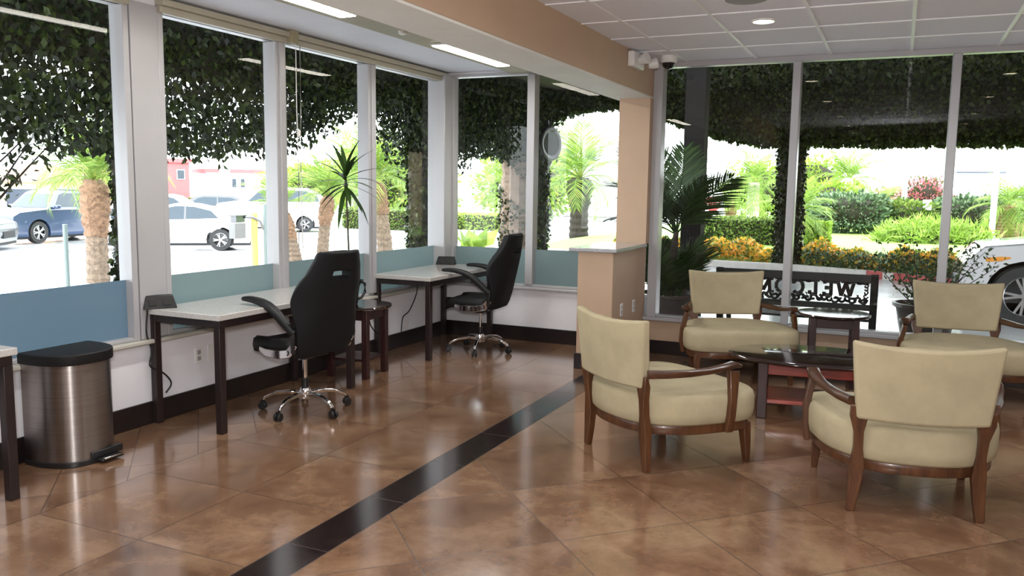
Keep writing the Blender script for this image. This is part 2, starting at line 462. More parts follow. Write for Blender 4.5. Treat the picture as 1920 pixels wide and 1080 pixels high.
MB().lathe([(.004, 0), (.012, .01), (.012, .05), (.004, .06)], 10, Matrix.Translation((0, 0, -.72))).build('cord_joiner', M['plate'], cd)

# windows
def glass_x(x, y0, y1, z0, z1, name, m, parent):   # pane in a plane of constant x, facing +x
    return MB().add([(x, y0, z0), (x, y1, z0), (x, y1, z1), (x, y0, z1)], [(0, 1, 2, 3)]).build(name, m, parent)
def glass_y(y, x0, x1, z0, z1, name, m, parent):
    return MB().add([(x0, y, z0), (x1, y, z0), (x1, y, z1), (x0, y, z1)], [(0, 1, 2, 3)]).build(name, m, parent)
def win_left(name, ya, yb, mull, film, post=True):
    f = MB().box(-4.58, -4.46, ya, ya + .045, .575, 2.74).box(-4.58, -4.46, yb - .045, yb, .575, 2.74)
    f.box(-4.575, -4.47, ya, yb, .575, .60).box(-4.575, -4.47, ya, yb, 2.70, 2.74)
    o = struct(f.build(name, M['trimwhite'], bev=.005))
    ed = [ya + .045] + [q for m_ in mull for q in m_] + [yb - .045]
    for a, b_ in mull:
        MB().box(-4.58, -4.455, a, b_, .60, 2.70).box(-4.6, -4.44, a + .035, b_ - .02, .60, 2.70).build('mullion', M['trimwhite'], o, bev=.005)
    for i in range(0, len(ed), 2):
        glass_x(-4.53, ed[i], ed[i + 1], .60, 2.70, 'pane', M['glass'], o)
        glass_x(-4.522, ed[i], ed[i + 1], .60, .975, 'frosted_film', film, o)
    return o
win_left('window_1', 1.0, 3.89, [], M['filmb'])
win_left('window_2', 4.12, 7.90, [(5.25, 5.37), (6.50, 6.62)], M['film'])
struct(MB().box(-4.60, -4.39, 7.80, YB + .1, .575, 2.77).build('trim_5', M['trimwhite'], bev=.01))
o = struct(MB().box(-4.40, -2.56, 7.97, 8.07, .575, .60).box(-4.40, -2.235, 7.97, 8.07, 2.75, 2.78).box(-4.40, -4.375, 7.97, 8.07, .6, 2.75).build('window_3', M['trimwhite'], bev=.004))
MB().box(-3.52, -3.435, 7.955, 8.08, .60, 2.75).build('mullion', M['trimwhite'], o, bev=.005)
for a, b_ in ((-4.375, -3.52), (-3.435, -2.40)):
    glass_y(8.03, a, b_, .60, 2.75, 'pane', M['glass'], o)
    glass_y(8.022, a, b_, .60, .965, 'frosted_film', M['film'], o)
o = struct(MB().box(-2.16, XR, 7.97, 8.07, .365, .385).box(-2.2, XR, 7.97, 8.07, 2.75, 2.80).box(-2.20, -2.11, 7.94, 8.09, .365, 2.78).build('window_4', M['trimwhite'], bev=.004))
mx_ = [-.94, .32, 1.58, 2.84, 4.10]
for a in mx_:
    MB().box(a, a + .07, 7.945, 8.085, .385, 2.75).build('mullion', M['trimwhite'], o, bev=.006)
ed = [-2.11] + [q for a in mx_ for q in (a, a + .07)] + [XR]
for i in range(0, len(ed), 2):
    glass_y(8.03, ed[i], ed[i + 1], .385, 2.75, 'pane', M['glassR'], o)

# ------------------------------------------------------------------ lamps
def area(name, loc, sx, sy, power, col, parent, shape='RECTANGLE'):
    l = bpy.data.lights.new(name, 'AREA'); l.shape = shape; l.size = sx
    if shape == 'RECTANGLE': l.size_y = sy
    l.energy = power; l.color = col; l.spread = math.radians(165)
    q = bpy.data.objects.new(name, l); COL.objects.link(q); q.location = loc
    if parent: q.parent = parent
    return q
for i, (y0, y1, lab) in enumerate(((3.62, 4.88, 'lit strip light on the nook ceiling, nearer the camera'), (6.10, 7.35, 'lit strip light on the nook ceiling, nearest the corner windows'),
                                   (1.1, 2.36, 'lit strip light behind the beam at the camera end'))):
    t = thing('strip_light', lab, 'light', (-3.50, (y0 + y1) / 2, 2.765), 0, 'strip lights of the work nook')
    L = (y1 - y0) / 2
    MB().box(-.075, .075, -L, L, -.018, 0).build('housing', M['plate'], t, bev=.004)
    MB().box(-.062, .062, -L + .01, L - .01, -.024, -.018).build('diffuser', M['tube'], t)
    area('lamp', (0, 0, -.03), .12, 2 * L, 16, (.96, .97, .98), t)
first = None
k = 0
for x in (-.96, .91, 2.78):
    for y in (6.28, 4.06, 1.65, -.4, -2.4):
        k += 1
        lab = ('round recessed ceiling light that is lit, in the tiled ceiling near the right windows' if (x < 0 and y > 6) else
               'round recessed ceiling light mirrored in the right window glass' )
        t = thing('downlight', lab, 'light', (x, y, ZC), 0, 'recessed ceiling lights' if lab.endswith('glass') else None)
        MB().lathe([(.085, -.0), (.085, -.008), (.072, -.012), (.070, -.004), (.070, 0)], 28, cap=False).build('trim_ring', M['plate'], t)
        MB().lathe([(.0, -.005), (.07, -.005)], 28, cap=False).build('lens', M['down'], t)
        area('lamp', (0, 0, -.02), .13, .13, LAMP, (.88, .94, 1), t, 'DISK')
t = thing('ceiling_speaker', 'round grey ceiling fitting at the top edge of the tiled ceiling', 'speaker', (-.96, 5.55, ZC))
MB().lathe([(.13, 0), (.13, -.008), (.11, -.014), (.02, -.014), (0, -.014)], 32, cap=False).build('grille', mat('grey_grille', (.34, .34, .36), .7), t)
t = thing('ceiling_sensor', 'tiny white fitting on the olive ceiling strip between the strip lights', 'sensor', (-3.49, 5.55, 2.765))
MB().lathe([(.035, 0), (.035, -.02), (.015, -.03), (0, -.03)], 16).build('sensor_body', M['plate'], t)
# emergency light
t = thing('emergency_light', 'white twin head emergency light high on the tan beam', 'light', (-2.2, 7.24, 2.71))
MB().box(0, .06, -.16, .16, -.06, .07).build('housing', M['plate'], t, bev=.012)
for dy, a in ((-.02, -.4), (.27, .5)):
    mx = Matrix.Translation((.10, dy, .01)) @ Matrix.Rotation(a, 4, 'Z') @ Matrix.Rotation(PI / 2 - .25, 4, 'Y')
    h = MB().lathe([(.03, -.04), (.045, .0), (.05, .04), (.045, .045)], 20, mx).build('lamp_head', M['plate'], t)
    MB().lathe([(.0, .046), (.043, .0465)], 20, mx, cap=False).build('lens', M['clearp'], h)
t = thing('security_camera', 'small dome security camera under the ceiling corner by the right windows', 'camera', (-1.98, 7.62, ZC))
MB().lathe([(.075, 0), (.075, -.05), (.065, -.062)], 24).build('mount', M['plate'], t)
MB().lathe([(.058, -.062), (.055, -.085), (.035, -.11), (.0, -.118)], 24, cap=False).build('dome', mat('black_dome', (.01, .01, .01), .06), t)
# outlets
def outlet(loc, rz, label, sw=False):
    t = thing('wall_outlet', label, 'outlet', loc, rz)
    MB().box(0, .006, -.036, .036, -.058, .058).build('plate', M['plate'], t, bev=.003)
    if not sw:
        for z in (-.022, .022):
            MB().box(.006, .0075, -.016, .016, z - .016, z + .016).box(.0075, .008, -.008, -.005, z - .006, z + .008).box(.0075, .008, .005, .008, z - .006, z + .008).build('socket', M['gsock'], t)
outlet((XL, 4.40, .385), 0, 'white wall outlet with dark sockets under the front desk')
outlet((XL, 4.52, .385), 0, 'blank white wall plate right beside the outlet under the front desk', True)
outlet((-2.235, 7.22, .52), 0, 'pale outlet low on the half wall side, nearer the camera')
outlet((-2.235, 7.60, .51), 0, 'pale outlet low on the half wall side, nearer the window')

# ------------------------------------------------------------------ desks
def desk(y0, y1, label, xw=-3.86):
    x0 = -4.47; yc = (y0 + y1) / 2
    t = thing('desk', label, 'desk', ((x0 + xw) / 2, yc, 0), 0, 'nook desks')
    hx = (xw - x0) / 2; hy = (y1 - y0) / 2
    MB().box(-hx, hx + .015, -hy, hy, .74, .778).build('desktop', M['slab'], t, bev=.005)
    f = MB()
    for sx in (-1, 1): f.box(sx * (hx - .025) - .025, sx * (hx - .025) + .025, -hy + .02, hy - .02, .69, .74)
    for sy in (-1, 1): f.box(-hx + .05, hx - .05, sy * (hy - .045) - .025, sy * (hy - .045) + .025, .69, .74)
    f.build('frame', M['deskmetal'], t, bev=.003)
    for sx in (-1, 1):
        for sy in (-1, 1):
            cx, cy = sx * (hx - .025), sy * (hy - .045)
            MB().box(cx - .025, cx + .025, cy - .025, cy + .025, 0, .69).build('leg', M['deskmetal'], t, bev=.003)
    return t
desk(3.95, 5.44, 'white topped desk with dark metal legs in front of the nearer black chair')
desk(6.57, 7.93, 'white topped desk with dark metal legs in the far window corner')
desk(1.25, 2.70, 'white topped desk cut off by the left edge beside the bin', -3.965)
def power_box(loc, rz, label):
    t = thing('power_box', label, 'power strip', loc, rz)
    MB().loft([[(-.105, -.05, 0), (.105, -.05, 0), (.105, .05, 0), (-.105, .05, 0)], [(-.085, -.01, .085), (.085, -.01, .085), (.085, .045, .085), (-.085, .045, .085)]]).build('body', M['blackpl'], t, bev=.005)
    for x in (-.045, .045):
        mx = Matrix.Translation((x, -.034, .042)) @ Matrix.Rotation(-.43, 4, 'X')
        MB().box(-.025, .025, -.003, .003, -.022, .022, mx).build('socket', M['dsock'], t, bev=.003)
power_box((-4.42, 4.015, .778), PI / 2 - .6, 'black wedge power box on the near corner of the front desk')
power_box((-4.37, 7.80, .778), .25, 'black wedge power box on the corner desk beside the window post')
def cord(pts, label, r=.006):
    P = [Vector(p) for p in pts]; out = []
    for i in range(len(P) - 1):
        a, b_, c, d = P[max(i - 1, 0)], P[i], P[i + 1], P[min(i + 2, len(P) - 1)]
        for k in range(6):
            s = k / 6
            out.append(tuple(.5 * ((2 * b_) + (c - a) * s + (2 * a - 5 * b_ + 4 * c - d) * s * s + (3 * b_ - a - 3 * c + d) * s ** 3)))
    out.append(tuple(P[-1]))
    tag(MB().tube(out, r, 7).build('cord', M['cord']), label, 'cord')
cord([(-4.452, 3.945, .77), (-4.452, 3.93, .62), (-4.44, 3.955, .50), (-4.43, 3.93, .40), (-4.43, 4.04, .33), (-4.43, 4.10, .25), (-4.44, 4.06, .19)], 'black cord hanging down the back leg of the front desk')
cord([(-4.40, 6.40, .44), (-4.41, 6.44, .32), (-4.42, 6.56, .22), (-4.44, 6.75, .16)], 'black cord drooping from behind the round table to the baseboard')
cord([(-4.40, 7.28, .69), (-4.41, 7.26, .52), (-4.43, 7.16, .36), (-4.44, 7.05, .30), (-4.44, 7.02, .16)], 'black cord hanging under the corner desk')

# ------------------------------------------------------------------ step bin
t = thing('step_bin', 'half round brushed steel pedal bin with black lid by the left wall', 'bin', (-4.43, 3.25, 0), 0)
def dring(dep, hw_, z, n=26, off=0):
    out = [(off, -hw_, z)]
    for i in range(n + 1):
        a = -PI / 2 + PI * i / n
        ca, sa = math.cos(a), math.sin(a)
        out.append((off + .05 + (dep - .05) * abs(ca) ** .8, hw_ * (1 if sa > 0 else -1) * abs(sa) ** .8, z))
    out.append((off, hw_, z))
    return out
MB().loft([dring(.33, .215, .03), dring(.33, .215, .585)]).build('body', M['steel'], t, ang=30)
MB().loft([dring(.335, .22, 0), dring(.335, .22, .032)]).build('base_ring', M['blackpl'], t, bev=.004)
MB().loft([dring(.342, .227, .585), dring(.345, .23, .59), dring(.345, .23, .64), dring(.340, .226, .645), dring(.325, .21, .647, off=.005)]).build('lid', M['lidb'], t, ang=35)
MB().box(.30, .385, -.02, .13, .012, .028).box(.31, .34, -.05, .16, .028, .07).build('pedal', M['blackpl'], t, bev=.006)
MB().box(.37, .395, -.01, .12, .026, .036).build('pedal_pad', M['chrome'], t, bev=.004)

# ------------------------------------------------------------------ gaming chairs (face +y)
def gaming_chair(label, loc, rz):
    t = thing('desk_chair', label, 'chair', loc, rz, 'black high backed desk chairs')
    MB().lathe([(.035, .085), (.045, .10), (.045, .15), (.032, .17)], 20).build('hub', M['chrome'], t)
    for k in range(5):
        a = PI / 2 + k * 2 * PI / 5 + .53
        mx = Matrix.Rotation(a, 4, 'Z')
        leg = MB().bar([(.03, 0, .125), (.12, 0, .135), (.22, 0, .122), (.29, 0, .09), (.305, 0, .07)], [.042, .036, .03, .028, .026], [.03, .028, .024, .022, .02], mx).build('base_leg', M['chrome'], t, bev=.006)
        c = MB()
        for s in (-1, 1):
            c.lathe([(.0, -.009), (.024, -.009), (.029, -.004), (.029, .004), (.024, .009), (0, .009)], 16, mx @ Matrix.Translation((.312, s * .016, .03)) @ Matrix.Rotation(PI / 2, 4, 'X'))
        c.box(.296, .325, -.008, .008, .03, .07, mx)
        c.build('caster', M['blackpl'], leg)
    MB().lathe([(.026, .16), (.026, .24)], 16).build('gas_sleeve', M['blackpl'], t)
    MB().lathe([(.016, .24), (.016, .43)], 14).build('piston', M['chrome'], t)
    MB().box(-.12, .12, -.12, .14, .405, .44).box(-.05, .05, -.05, .05, .38, .41).build('mechanism', M['blackpl'], t, bev=.01)
    MB().tube([(.10, .02, .41), (.22, .03, .40), (.27, .03, .395)], .006, 8).build('lever', M['blackpl'], t)
    # seat cushion
    def ring(z, k):
        out = []
        for j in range(32):
            a = 2 * PI * j / 32; ca, sa = math.cos(a), math.sin(a)
            rx = .255 * k * abs(ca) ** .45 * (1 if ca > 0 else -1); ry = .25 * k * abs(sa) ** .45 * (1 if sa > 0 else -1)
            out.append((rx, ry + .075, z + (.018 * (abs(rx) / .25) ** 3) + (-.02 if ry > .2 else 0)))
        return out
    MB().loft([ring(.435, .9), ring(.445, .97), ring(.48, 1.0), ring(.515, .98), ring(.535, .9), ring(.53, .6), ring(.522, .2)]).build('seat', M['leather'], t, ang=60)
    # backrest grid with slot
    prof = [(.46, .20), (.50, .235), (.58, .25), (.66, .255), (.76, .268), (.84, .275), (.90, .272), (.96, .255), (1.01, .225), (1.06, .205), (1.11, .182), (1.145, .172), (1.16, .16)]
    nz = 28; nx = 12; vs = []; fs = []
    zs = np.linspace(.46, 1.16, nz + 1); hwid = np.interp(zs, [p[0] for p in prof], [p[1] for p in prof])
    for i in range(nz + 1):
        for j in range(nx + 1):
            q = j / nx * 2 - 1; z = zs[i]
            yb = -.20 - (z - .46) * .24 - .02 * math.sin((z - .46) / .7 * PI)
            wing = .085 * abs(q) ** 3 * math.exp(-((z - .84) / .16) ** 2) + .045 * abs(q) ** 3
            vs.append((q * hwid[i], yb + wing, z))
    for i in range(nz):
        for j in range(nx):
            zc = (zs[i] + zs[i + 1]) / 2
            if .985 < zc < 1.04 and 4 <= j <= nx - 5: continue
            fs.append((i * (nx + 1) + j, i * (nx + 1) + j + 1, (i + 1) * (nx + 1) + j + 1, (i + 1) * (nx + 1) + j))
    MB().add(vs, fs).build('backrest', M['mesh'], t, solid=.085, bev=.012, seg=3, ang=40)
    # padded centre panel at the front of the back
    pv = []; pf = []
    for i in range(4, 22):
        for j in range(3):
            q = (j - 1) * .55; z = zs[i]
            pv.append((q * hwid[i], -.20 - (z - .46) * .24 - .02 * math.sin((z - .46) / .7 * PI) + .05 + .012 * (1 - abs(j - 1)), z))
    for i in range(17):
        for j in range(2): pf.append((i * 3 + j, i * 3 + j + 1, i * 3 + j + 4, i * 3 + j + 3))
    MB().add(pv, pf).build('lumbar_panel', M['leather'], t, solid=.03, bev=.008)
    for s in (-1, 1):
        br = MB().bar([(s * .262, .16, .475), (s * .275, .08, .455), (s * .28, -.06, .455), (s * .278, -.15, .475), (s * .268, -.20, .54)], [.012] * 5, [.03, .055, .06, .06, .05]).build('side_bracket', M['chrome'], t, bev=.004)
        MB().lathe([(.0, 0), (.022, 0), (.022, .012), (0, .012)], 16, Matrix.Translation((s * .272, -.14, .48)) @ Matrix.Rotation(s * PI / 2, 4, 'Y')).build('bracket_cap', M['blackpl'], br)
        arm = MB().sweep([(s * .27, -.22, .60), (s * .285, -.15, .655), (s * .293, -.07, .735), (s * .30, .03, .800), (s * .30, .15, .818), (s * .298, .25, .818), (s * .295, .28, .812)],
                         [[(w * c, h * d) for c, d in ((-.5, -.3), (-.3, -.5), (.3, -.5), (.5, -.3), (.5, .3), (.3, .5), (-.3, .5), (-.5, .3))] for w, h in ((.05, .05), (.055, .055), (.065, .06), (.08, .05), (.085, .042), (.075, .038), (.04, .025))]).build('armrest', M['leather'], t, sub=1, ang=60)
        MB().bar([(s * .27, -.18, .48), (s * .275, -.19, .56), (s * .275, -.19, .64)], .022, .05).build('arm_post', M['blackpl'], arm, bev=.004)
    return t
ch = gaming_chair('black high backed desk chair at the front desk, its back to the camera', (-3.77, 4.69, 0), PI / 2 - .16)
dup(ch, (-3.68, 7.26, 0), PI / 2 + .08, 'black high backed desk chair seen from the side at the corner desk')

# ------------------------------------------------------------------ round tables (stool in the nook, side table by the window)
def round_table(label, loc, rz):
    t = thing('side_table', label, 'table', loc, rz, 'round mahogany side tables')
    MB().lathe([(.0, .575), (.27, .575), (.285, .582), (.29, .592), (.285, .602), (.0, .602)], 48, cap=False).build('tabletop', M['tabletop'], t, ang=50)
    a = .165
    MB().box(-a, a, -a - .012, -a + .012, .49, .575).box(-a, a, a - .012, a + .012, .49, .575).box(-a - .012, -a + .012, -a, a, .49, .575).box(a - .012, a + .012, -a, a, .49, .575).build('apron', M['mahogd'], t, bev=.003)
    for sx in (-1, 1):
        for sy in (-1, 1):
            MB().box(sx * a - .026, sx * a + .026, sy * a - .026, sy * a + .026, 0, .575).build('leg', M['mahogd'], t, bev=.004)
    MB().box(-a, a, -a, a, .14, .16).build('shelf', M['mahogd'], t, bev=.004)
    return t
st = round_table('round dark mahogany side table holding the pot between the two desks', (-4.14, 5.86, 0), .1)
dup(st, (-.45, 7.42, 0), .12, 'round dark mahogany side table by the right window between two armchairs')
# potted dracaena on the nook table
t = thing('potted_plant', 'tall thin stemmed dracaena in a black handled pot on the nook table', 'plant', (-4.19, 5.83, .602))
MB().lathe([(.05, 0), (.062, .01), (.066, .09), (.075, .15), (.10, .20), (.11, .205), (.10, .20), (.06, .16)], 28).build('pot', M['blackpl'], t, ang=60)
MB().tube([(.09 * 1.0, .0, .19), (.125, .0, .17), (.125, 0, .10), (.095, 0, .05), (.06, 0, .04)], .012, 8, Matrix.Rotation(.9, 4, 'Z')).build('handle', M['blackpl'], t)
MB().tube([(0, 0, .1), (-.01, -.01, .5), (-.02, -.012, .8), (-.03, -.015, 1.10)], [.010, .007, .007, .010], 8).build('stem', M['stem'], t)
rg = random.Random(3)
lf = MB()
for k in range(24):
    a = k * 2.39996; el = 1.3 - k * .095; L = .29 + .08 * rg.random()
    p = Vector((-.03, -.015, 1.10 - k * .006)); d = Vector((math.cos(a), math.sin(a), 0)); P = [p.copy()]; ang_ = el
    for q in range(8):
        p = p + (d * math.cos(ang_) + Vector((0, 0, 1)) * math.sin(ang_)) * (L / 8); P.append(p.copy()); ang_ -= .03 + .07 * rg.random()
    W = [.010, .016, .020, .021, .020, .017, .013, .008, .001]
    lf.sweep([tuple(q) for q in P], [[(-w_, .25 * w_), (0, 0), (w_, .25 * w_), (0, .003)] for w_ in W])
lf.build('leaves', M['dracaena'], t)

# ------------------------------------------------------------------ armchairs (face +y)
def armchair(label, loc, rz):
    t = thing('armchair', label, 'chair', loc, rz, 'cream upholstered lobby armchairs')
    def so(kx, ky, z, n=48):
        out = []
        for j in range(n):
            a = 2 * PI * j / n; ca, sa = math.cos(a), math.sin(a); e = 2 / (2.5 if sa < 0 else 4.2)
            y = .405 * ky * abs(sa) ** e * (1 if sa > 0 else -1)
            x = .455 * kx * abs(ca) ** e * (1 if ca > 0 else -1) * (1 + .14 * y / .4)
            out.append((x, y, z))
        return out
    MB().loft([so(.93, .93, .215), so(.94, .94, .22), so(.94, .94, .265), so(.93, .93, .27)]).build('seat_rail', M['chairwood'], t, ang=40)
    MB().loft([so(.95, .95, .27), so(.985, .985, .285), so(1.0, 1.0, .33), so(1.0, 1.0, .405), so(.985, .985, .434), so(.955, .955, .448), so(.80, .80, .456), so(.4, .4, .462)]).build('seat', M['fabric'], t, ang=70)
    for s in (-1, 1):
        MB().bar([(s * .30, -.335, .0), (s * .287, -.335, .12), (s * .278, -.335, .235), (s * .280, -.345, .33), (s * .284, -.355, .42), (s * .288, -.365, .50), (s * .288, -.375, .56)],
                 [.042, .056, .068, .044, .046, .085, .085], [.036, .044, .05, .045, .045, .04, .02], up=(0, 1, 0)).build('back_leg', M['chairwood'], t, bev=.005)
        MB().bar([(s * .395, .335, 0), (s * .39, .325, .13), (s * .385, .315, .24)], [.034, .048, .056], [.034, .048, .056], up=(0, 1, 0)).build('front_leg', M['chairwood'], t, bev=.005)
        MB().bar([(s * .470, .11, .225), (s * .484, .115, .32), (s * .480, .125, .42), (s * .450, .15, .575)], [.030, .034, .034, .034], [.052, .048, .05, .075], up=(0, 1, 0)).build('arm_post', M['chairwood'], t, bev=.005)
        MB().sweep([(s * .325, -.365, .575), (s * .365, -.26, .574), (s * .40, -.13, .575), (s * .432, -.02, .585), (s * .452, .07, .600), (s * .452, .15, .612), (s * .445, .195, .600)],
                   [[(w * c, h * d) for c, d in ((-.5, -.2), (-.35, -.5), (.35, -.5), (.5, -.2), (.5, .3), (.3, .5), (-.3, .5), (-.5, .3))] for w, h in ((.04, .045), (.045, .042), (.05, .036), (.06, .032), (.068, .032), (.066, .034), (.05, .02))]).build('armrest', M['armwood'], t, ang=50)
    # gently curved back
    nx, nz = 16, 8; rings = []
    for i in range(nz + 1):
        f = i / nz; ring = []
        hw_ = .302 + .040 * f
        for side in (1, -1):
            for j in range(nx + 1):
                q = (j / nx * 2 - 1) * side
                y = -.395 - .035 * f + .035 * q * q - side * (.036 - .010 * f)
                ring.append((q * hw_, y, .49 + .395 * f - .028 * (1 - q * q) * f - .008 * (1 - q * q) * (1 - f)))
        rings.append(ring)
    MB().loft(rings).build('backrest', M['fabric'], t, bev=.016, seg=3, ang=50)
    return t
A = armchair('cream armchair with wooden arms in front of the half wall, back to the camera', (-1.262, 4.969, 0), math.radians(-36.9))
dup(A, (.086, 4.826, 0), math.radians(11.5), 'cream armchair nearest the camera, its back to the coffee table front')
dup(A, (-1.24, 7.34, 0), math.radians(180 + 24), 'cream armchair facing the camera beside the half wall and window')
dup(A, (.52, 7.40, 0), math.radians(180 + 7), 'cream armchair facing the camera at the far right window')

# coffee table
t = thing('coffee_table', 'oval glossy dark topped coffee table with red mahogany base between the armchairs', 'table', (-.50, 6.30, 0), .12)
def ell(a, b_, z, n=64): return [(a * math.cos(2 * PI * j / n), b_ * math.sin(2 * PI * j / n), z) for j in range(n)]
MB().loft([ell(.57, .36, .402), ell(.592, .382, .408), ell(.60, .39, .42), ell(.592, .382, .433), ell(.58, .37, .437)]).build('tabletop', M['tabletop'], t, ang=50)
bx, by = .34, .22
MB().box(-bx, bx, -by - .012, -by + .012, .315, .402).box(-bx, bx, by - .012, by + .012, .315, .402).box(-bx - .012, -bx + .012, -by, by, .315, .402).box(bx - .012, bx + .012, -by, by, .315, .402).build('apron', M['mahog'], t, bev=.004)
for sx in (-1, 1):
    for sy in (-1, 1):
        MB().box(sx * bx - .035, sx * bx + .035, sy * by - .035, sy * by + .035, 0, .402).build('leg', M['mahogd'], t, bev=.006)
MB().box(-bx, bx, -by, by, .105, .135).build('shelf', M['mahog'], t, bev=.004)

# ------------------------------------------------------------------ outdoors: ground
def sm(a, b_, x):
    q = min(1, max(0, (x - a) / (b_ - a))); return q * q * (3 - 2 * q)
def gz(x, y):          # street level drops to the left, rises gently in the garden to the right
    l = sm(-5.5, -11, x)
    return (-.12) * (1 - l) + (-.45) * l
vs = []; fs = []
xs = [-160, -90, -60, -40, -30, -24, -18, -14, -11, -10, -9, -8, -7, -6.2, -5.5, -4, 0, 4, 10, 30, 90]
ys = [-40, -10, 0, 8, 12, 16, 20, 30, 45, 70, 160]
for y in ys:
    for x in xs: vs.append((x, y, gz(x, y)))
for i in range(len(ys) - 1):
    for j in range(len(xs) - 1):
        n = len(xs); fs.append((i * n + j, i * n + j + 1, (i + 1) * n + j + 1, (i + 1) * n + j))
g = MB().add(vs, fs).build('ground', M['ground']); struct(g)

def leaves(name, pts, size, m, parent=None, droop=.4, asp=.6, seed=1):
    rs = np.random.RandomState(seed); n = len(pts); P = np.asarray(pts, float)
    d = rs.normal(size=(n, 3)); d[:, 2] -= droop * 1.5; d /= np.linalg.norm(d, axis=1)[:, None]
    r = rs.normal(size=(n, 3)); s = np.cross(d, r); s /= np.linalg.norm(s, axis=1)[:, None]; nn = np.cross(d, s)
    L = (size * (.7 + .6 * rs.rand(n)))[:, None]
    v = np.stack([P, P + d * L * .45 + s * L * asp / 2 + nn * L * .08, P + d * L, P + d * L * .45 - s * L * asp / 2 + nn * L * .08], 1).reshape(-1, 3)
    me = bpy.data.meshes.new(name)
    me.vertices.add(4 * n); me.vertices.foreach_set('co', v.ravel())
    me.loops.add(4 * n); me.loops.foreach_set('vertex_index', np.arange(4 * n))
    me.polygons.add(n); me.polygons.foreach_set('loop_start', np.arange(n) * 4); me.polygons.foreach_set('loop_total', np.full(n, 4))
    me.update(calc_edges=True); me.materials.append(m)
    o = bpy.data.objects.new(name, me); COL.objects.link(o)
    if parent: o.parent = parent
    return o
def rnd(n, seed): return np.random.RandomState(seed).rand(n, 3)
def box_pts(n, x0, x1, y0, y1, z0, z1, seed, shell=False):
    r = rnd(n, seed); P = np.stack([x0 + (x1 - x0) * r[:, 0], y0 + (y1 - y0) * r[:, 1], z0 + (z1 - z0) * r[:, 2]], 1)
    if shell:
        rs = np.random.RandomState(seed + 9); k = rs.randint(0, 5, n)
        P[k == 0, 0] = x0; P[k == 1, 0] = x1; P[k == 2, 1] = y0; P[k == 3, 1] = y1; P[k == 4, 2] = z1
    return P
def blob_pts(n, c, r, seed, shell=.5):
    rs = np.random.RandomState(seed); d = rs.normal(size=(n, 3)); d /= np.linalg.norm(d, axis=1)[:, None]
    q = (shell + (1 - shell) * rs.rand(n))[:, None] * (1 + .18 * np.sin(d[:, :1] * 7 + seed) * np.cos(d[:, 1:2] * 6) + .1 * np.sin(d[:, 2:] * 11))
    return np.array(c) + d * q * np.array(r)

# ---- porte cochere on the right: roof slab, ivy fascia, columns
struct(MB().box(-9.3, 9, 8.15, 19.9, 3.95, 4.25).box(-9.3, -4.65, -6, 8.15, 3.95, 4.25).build('canopy_roof', M['eave']))
struct(MB().box(7.2, 7.5, 8.15, 30, -.12, 4.25).build('wall_added_blocker', M['tan']))  # added unseen wall; keeps bright garden reflections out of the left glass
struct(MB().box(-6.8, 7.2, 8.12, 15.0, -.13, -.112).build('driveway', M['drive']))
def fz(x):             # lower edge of the ivy fascia above the drive
    pts = [(-9.3, 3.2), (-7.9, 3.3), (-7.2, 3.55), (-5.9, 3.62), (-5.1, 3.28), (-4.2, 2.98), (-3.4, 2.76), (-2.8, 2.68), (-1, 2.66), (9, 2.64)]
    return float(np.interp(x, [p[0] for p in pts], [p[1] for p in pts]))
t = thing('ivy_fascia', 'dense dark ivy hanging along the far edge of the drive canopy on the right', 'ivy', (0, 19.6, 0))
rings = []
for x in np.linspace(-9.3, 9, 60):
    zb = fz(x) + .04
    rings.append([(x, -.22, zb), (x, .22, zb), (x, .25, 4.3), (x, -.25, 4.3)])
MB().loft(rings).build('ivy_stems', M['ivycore'], t)
r = np.random.RandomState(5); n = 26000
x = -9.3 + 15.3 * r.rand(n); zb = np.array([fz(q) for q in x]); hh = 4.1 - zb
z = zb - .08 + hh * r.rand(n) ** 1.2; y = -.25 - .12 * r.rand(n); k = r.rand(n) < .25; y[k] = -.3 + .7 * r.rand(k.sum()); z[k] = zb[k] - .02 - .16 * r.rand(k.sum()) ** 2 + .12
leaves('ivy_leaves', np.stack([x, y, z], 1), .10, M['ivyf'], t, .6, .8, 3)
t = thing('ivy_ceiling', 'dark ivy growing over the underside of the drive canopy', 'ivy', (0, 13.5, 3.93))
P = box_pts(14000, -5.5, 5.0, -5.0, 6.0, -.02, -.12, 8)
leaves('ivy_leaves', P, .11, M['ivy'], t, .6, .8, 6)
def ivy_column(x, y, r, z1, label, seed, sq=True, n=2600):
    z0 = gz(x, y)
    t = thing('ivy_column', label, 'column', (x, y, z0)); h = z1 - z0
    MB().lathe([(r * 1.05, 0), (r * .95, .4), (r, h * .5), (r * 1.05, h)], 14).build('column_shaft', M['ivycore'], t)
    rs = np.random.RandomState(seed); a = rs.rand(n) * 2 * PI; q = r * (.98 + .28 * rs.rand(n) ** 2)
    leaves('ivy_leaves', np.stack([q * np.cos(a), q * np.sin(a), .02 + h * rs.rand(n)], 1), .085, M['ivy'], t, .7, .8, seed)
    return t
ivy_column(-2.24, 19.5, .26, 3.9, 'ivy covered column behind the second right mullion', 11, n=4200)
ivy_column(-7.95, 18.75, .22, 3.9, 'ivy covered column beside the round black rimmed sign', 12)
# the post, pots and bench on the walk
t = thing('square_post', 'plain dark brown square post outside the first right pane', 'post', (-2.35, 10.5, gz(-2.3, 10)))
MB().box(-.125, .125, -.125, .125, 0, 4.07).build('shaft', M['post'], t, bev=.008)
MB().box(-.15, .15, -.15, .15, 0, .12).build('plinth', M['post'], t, bev=.008)

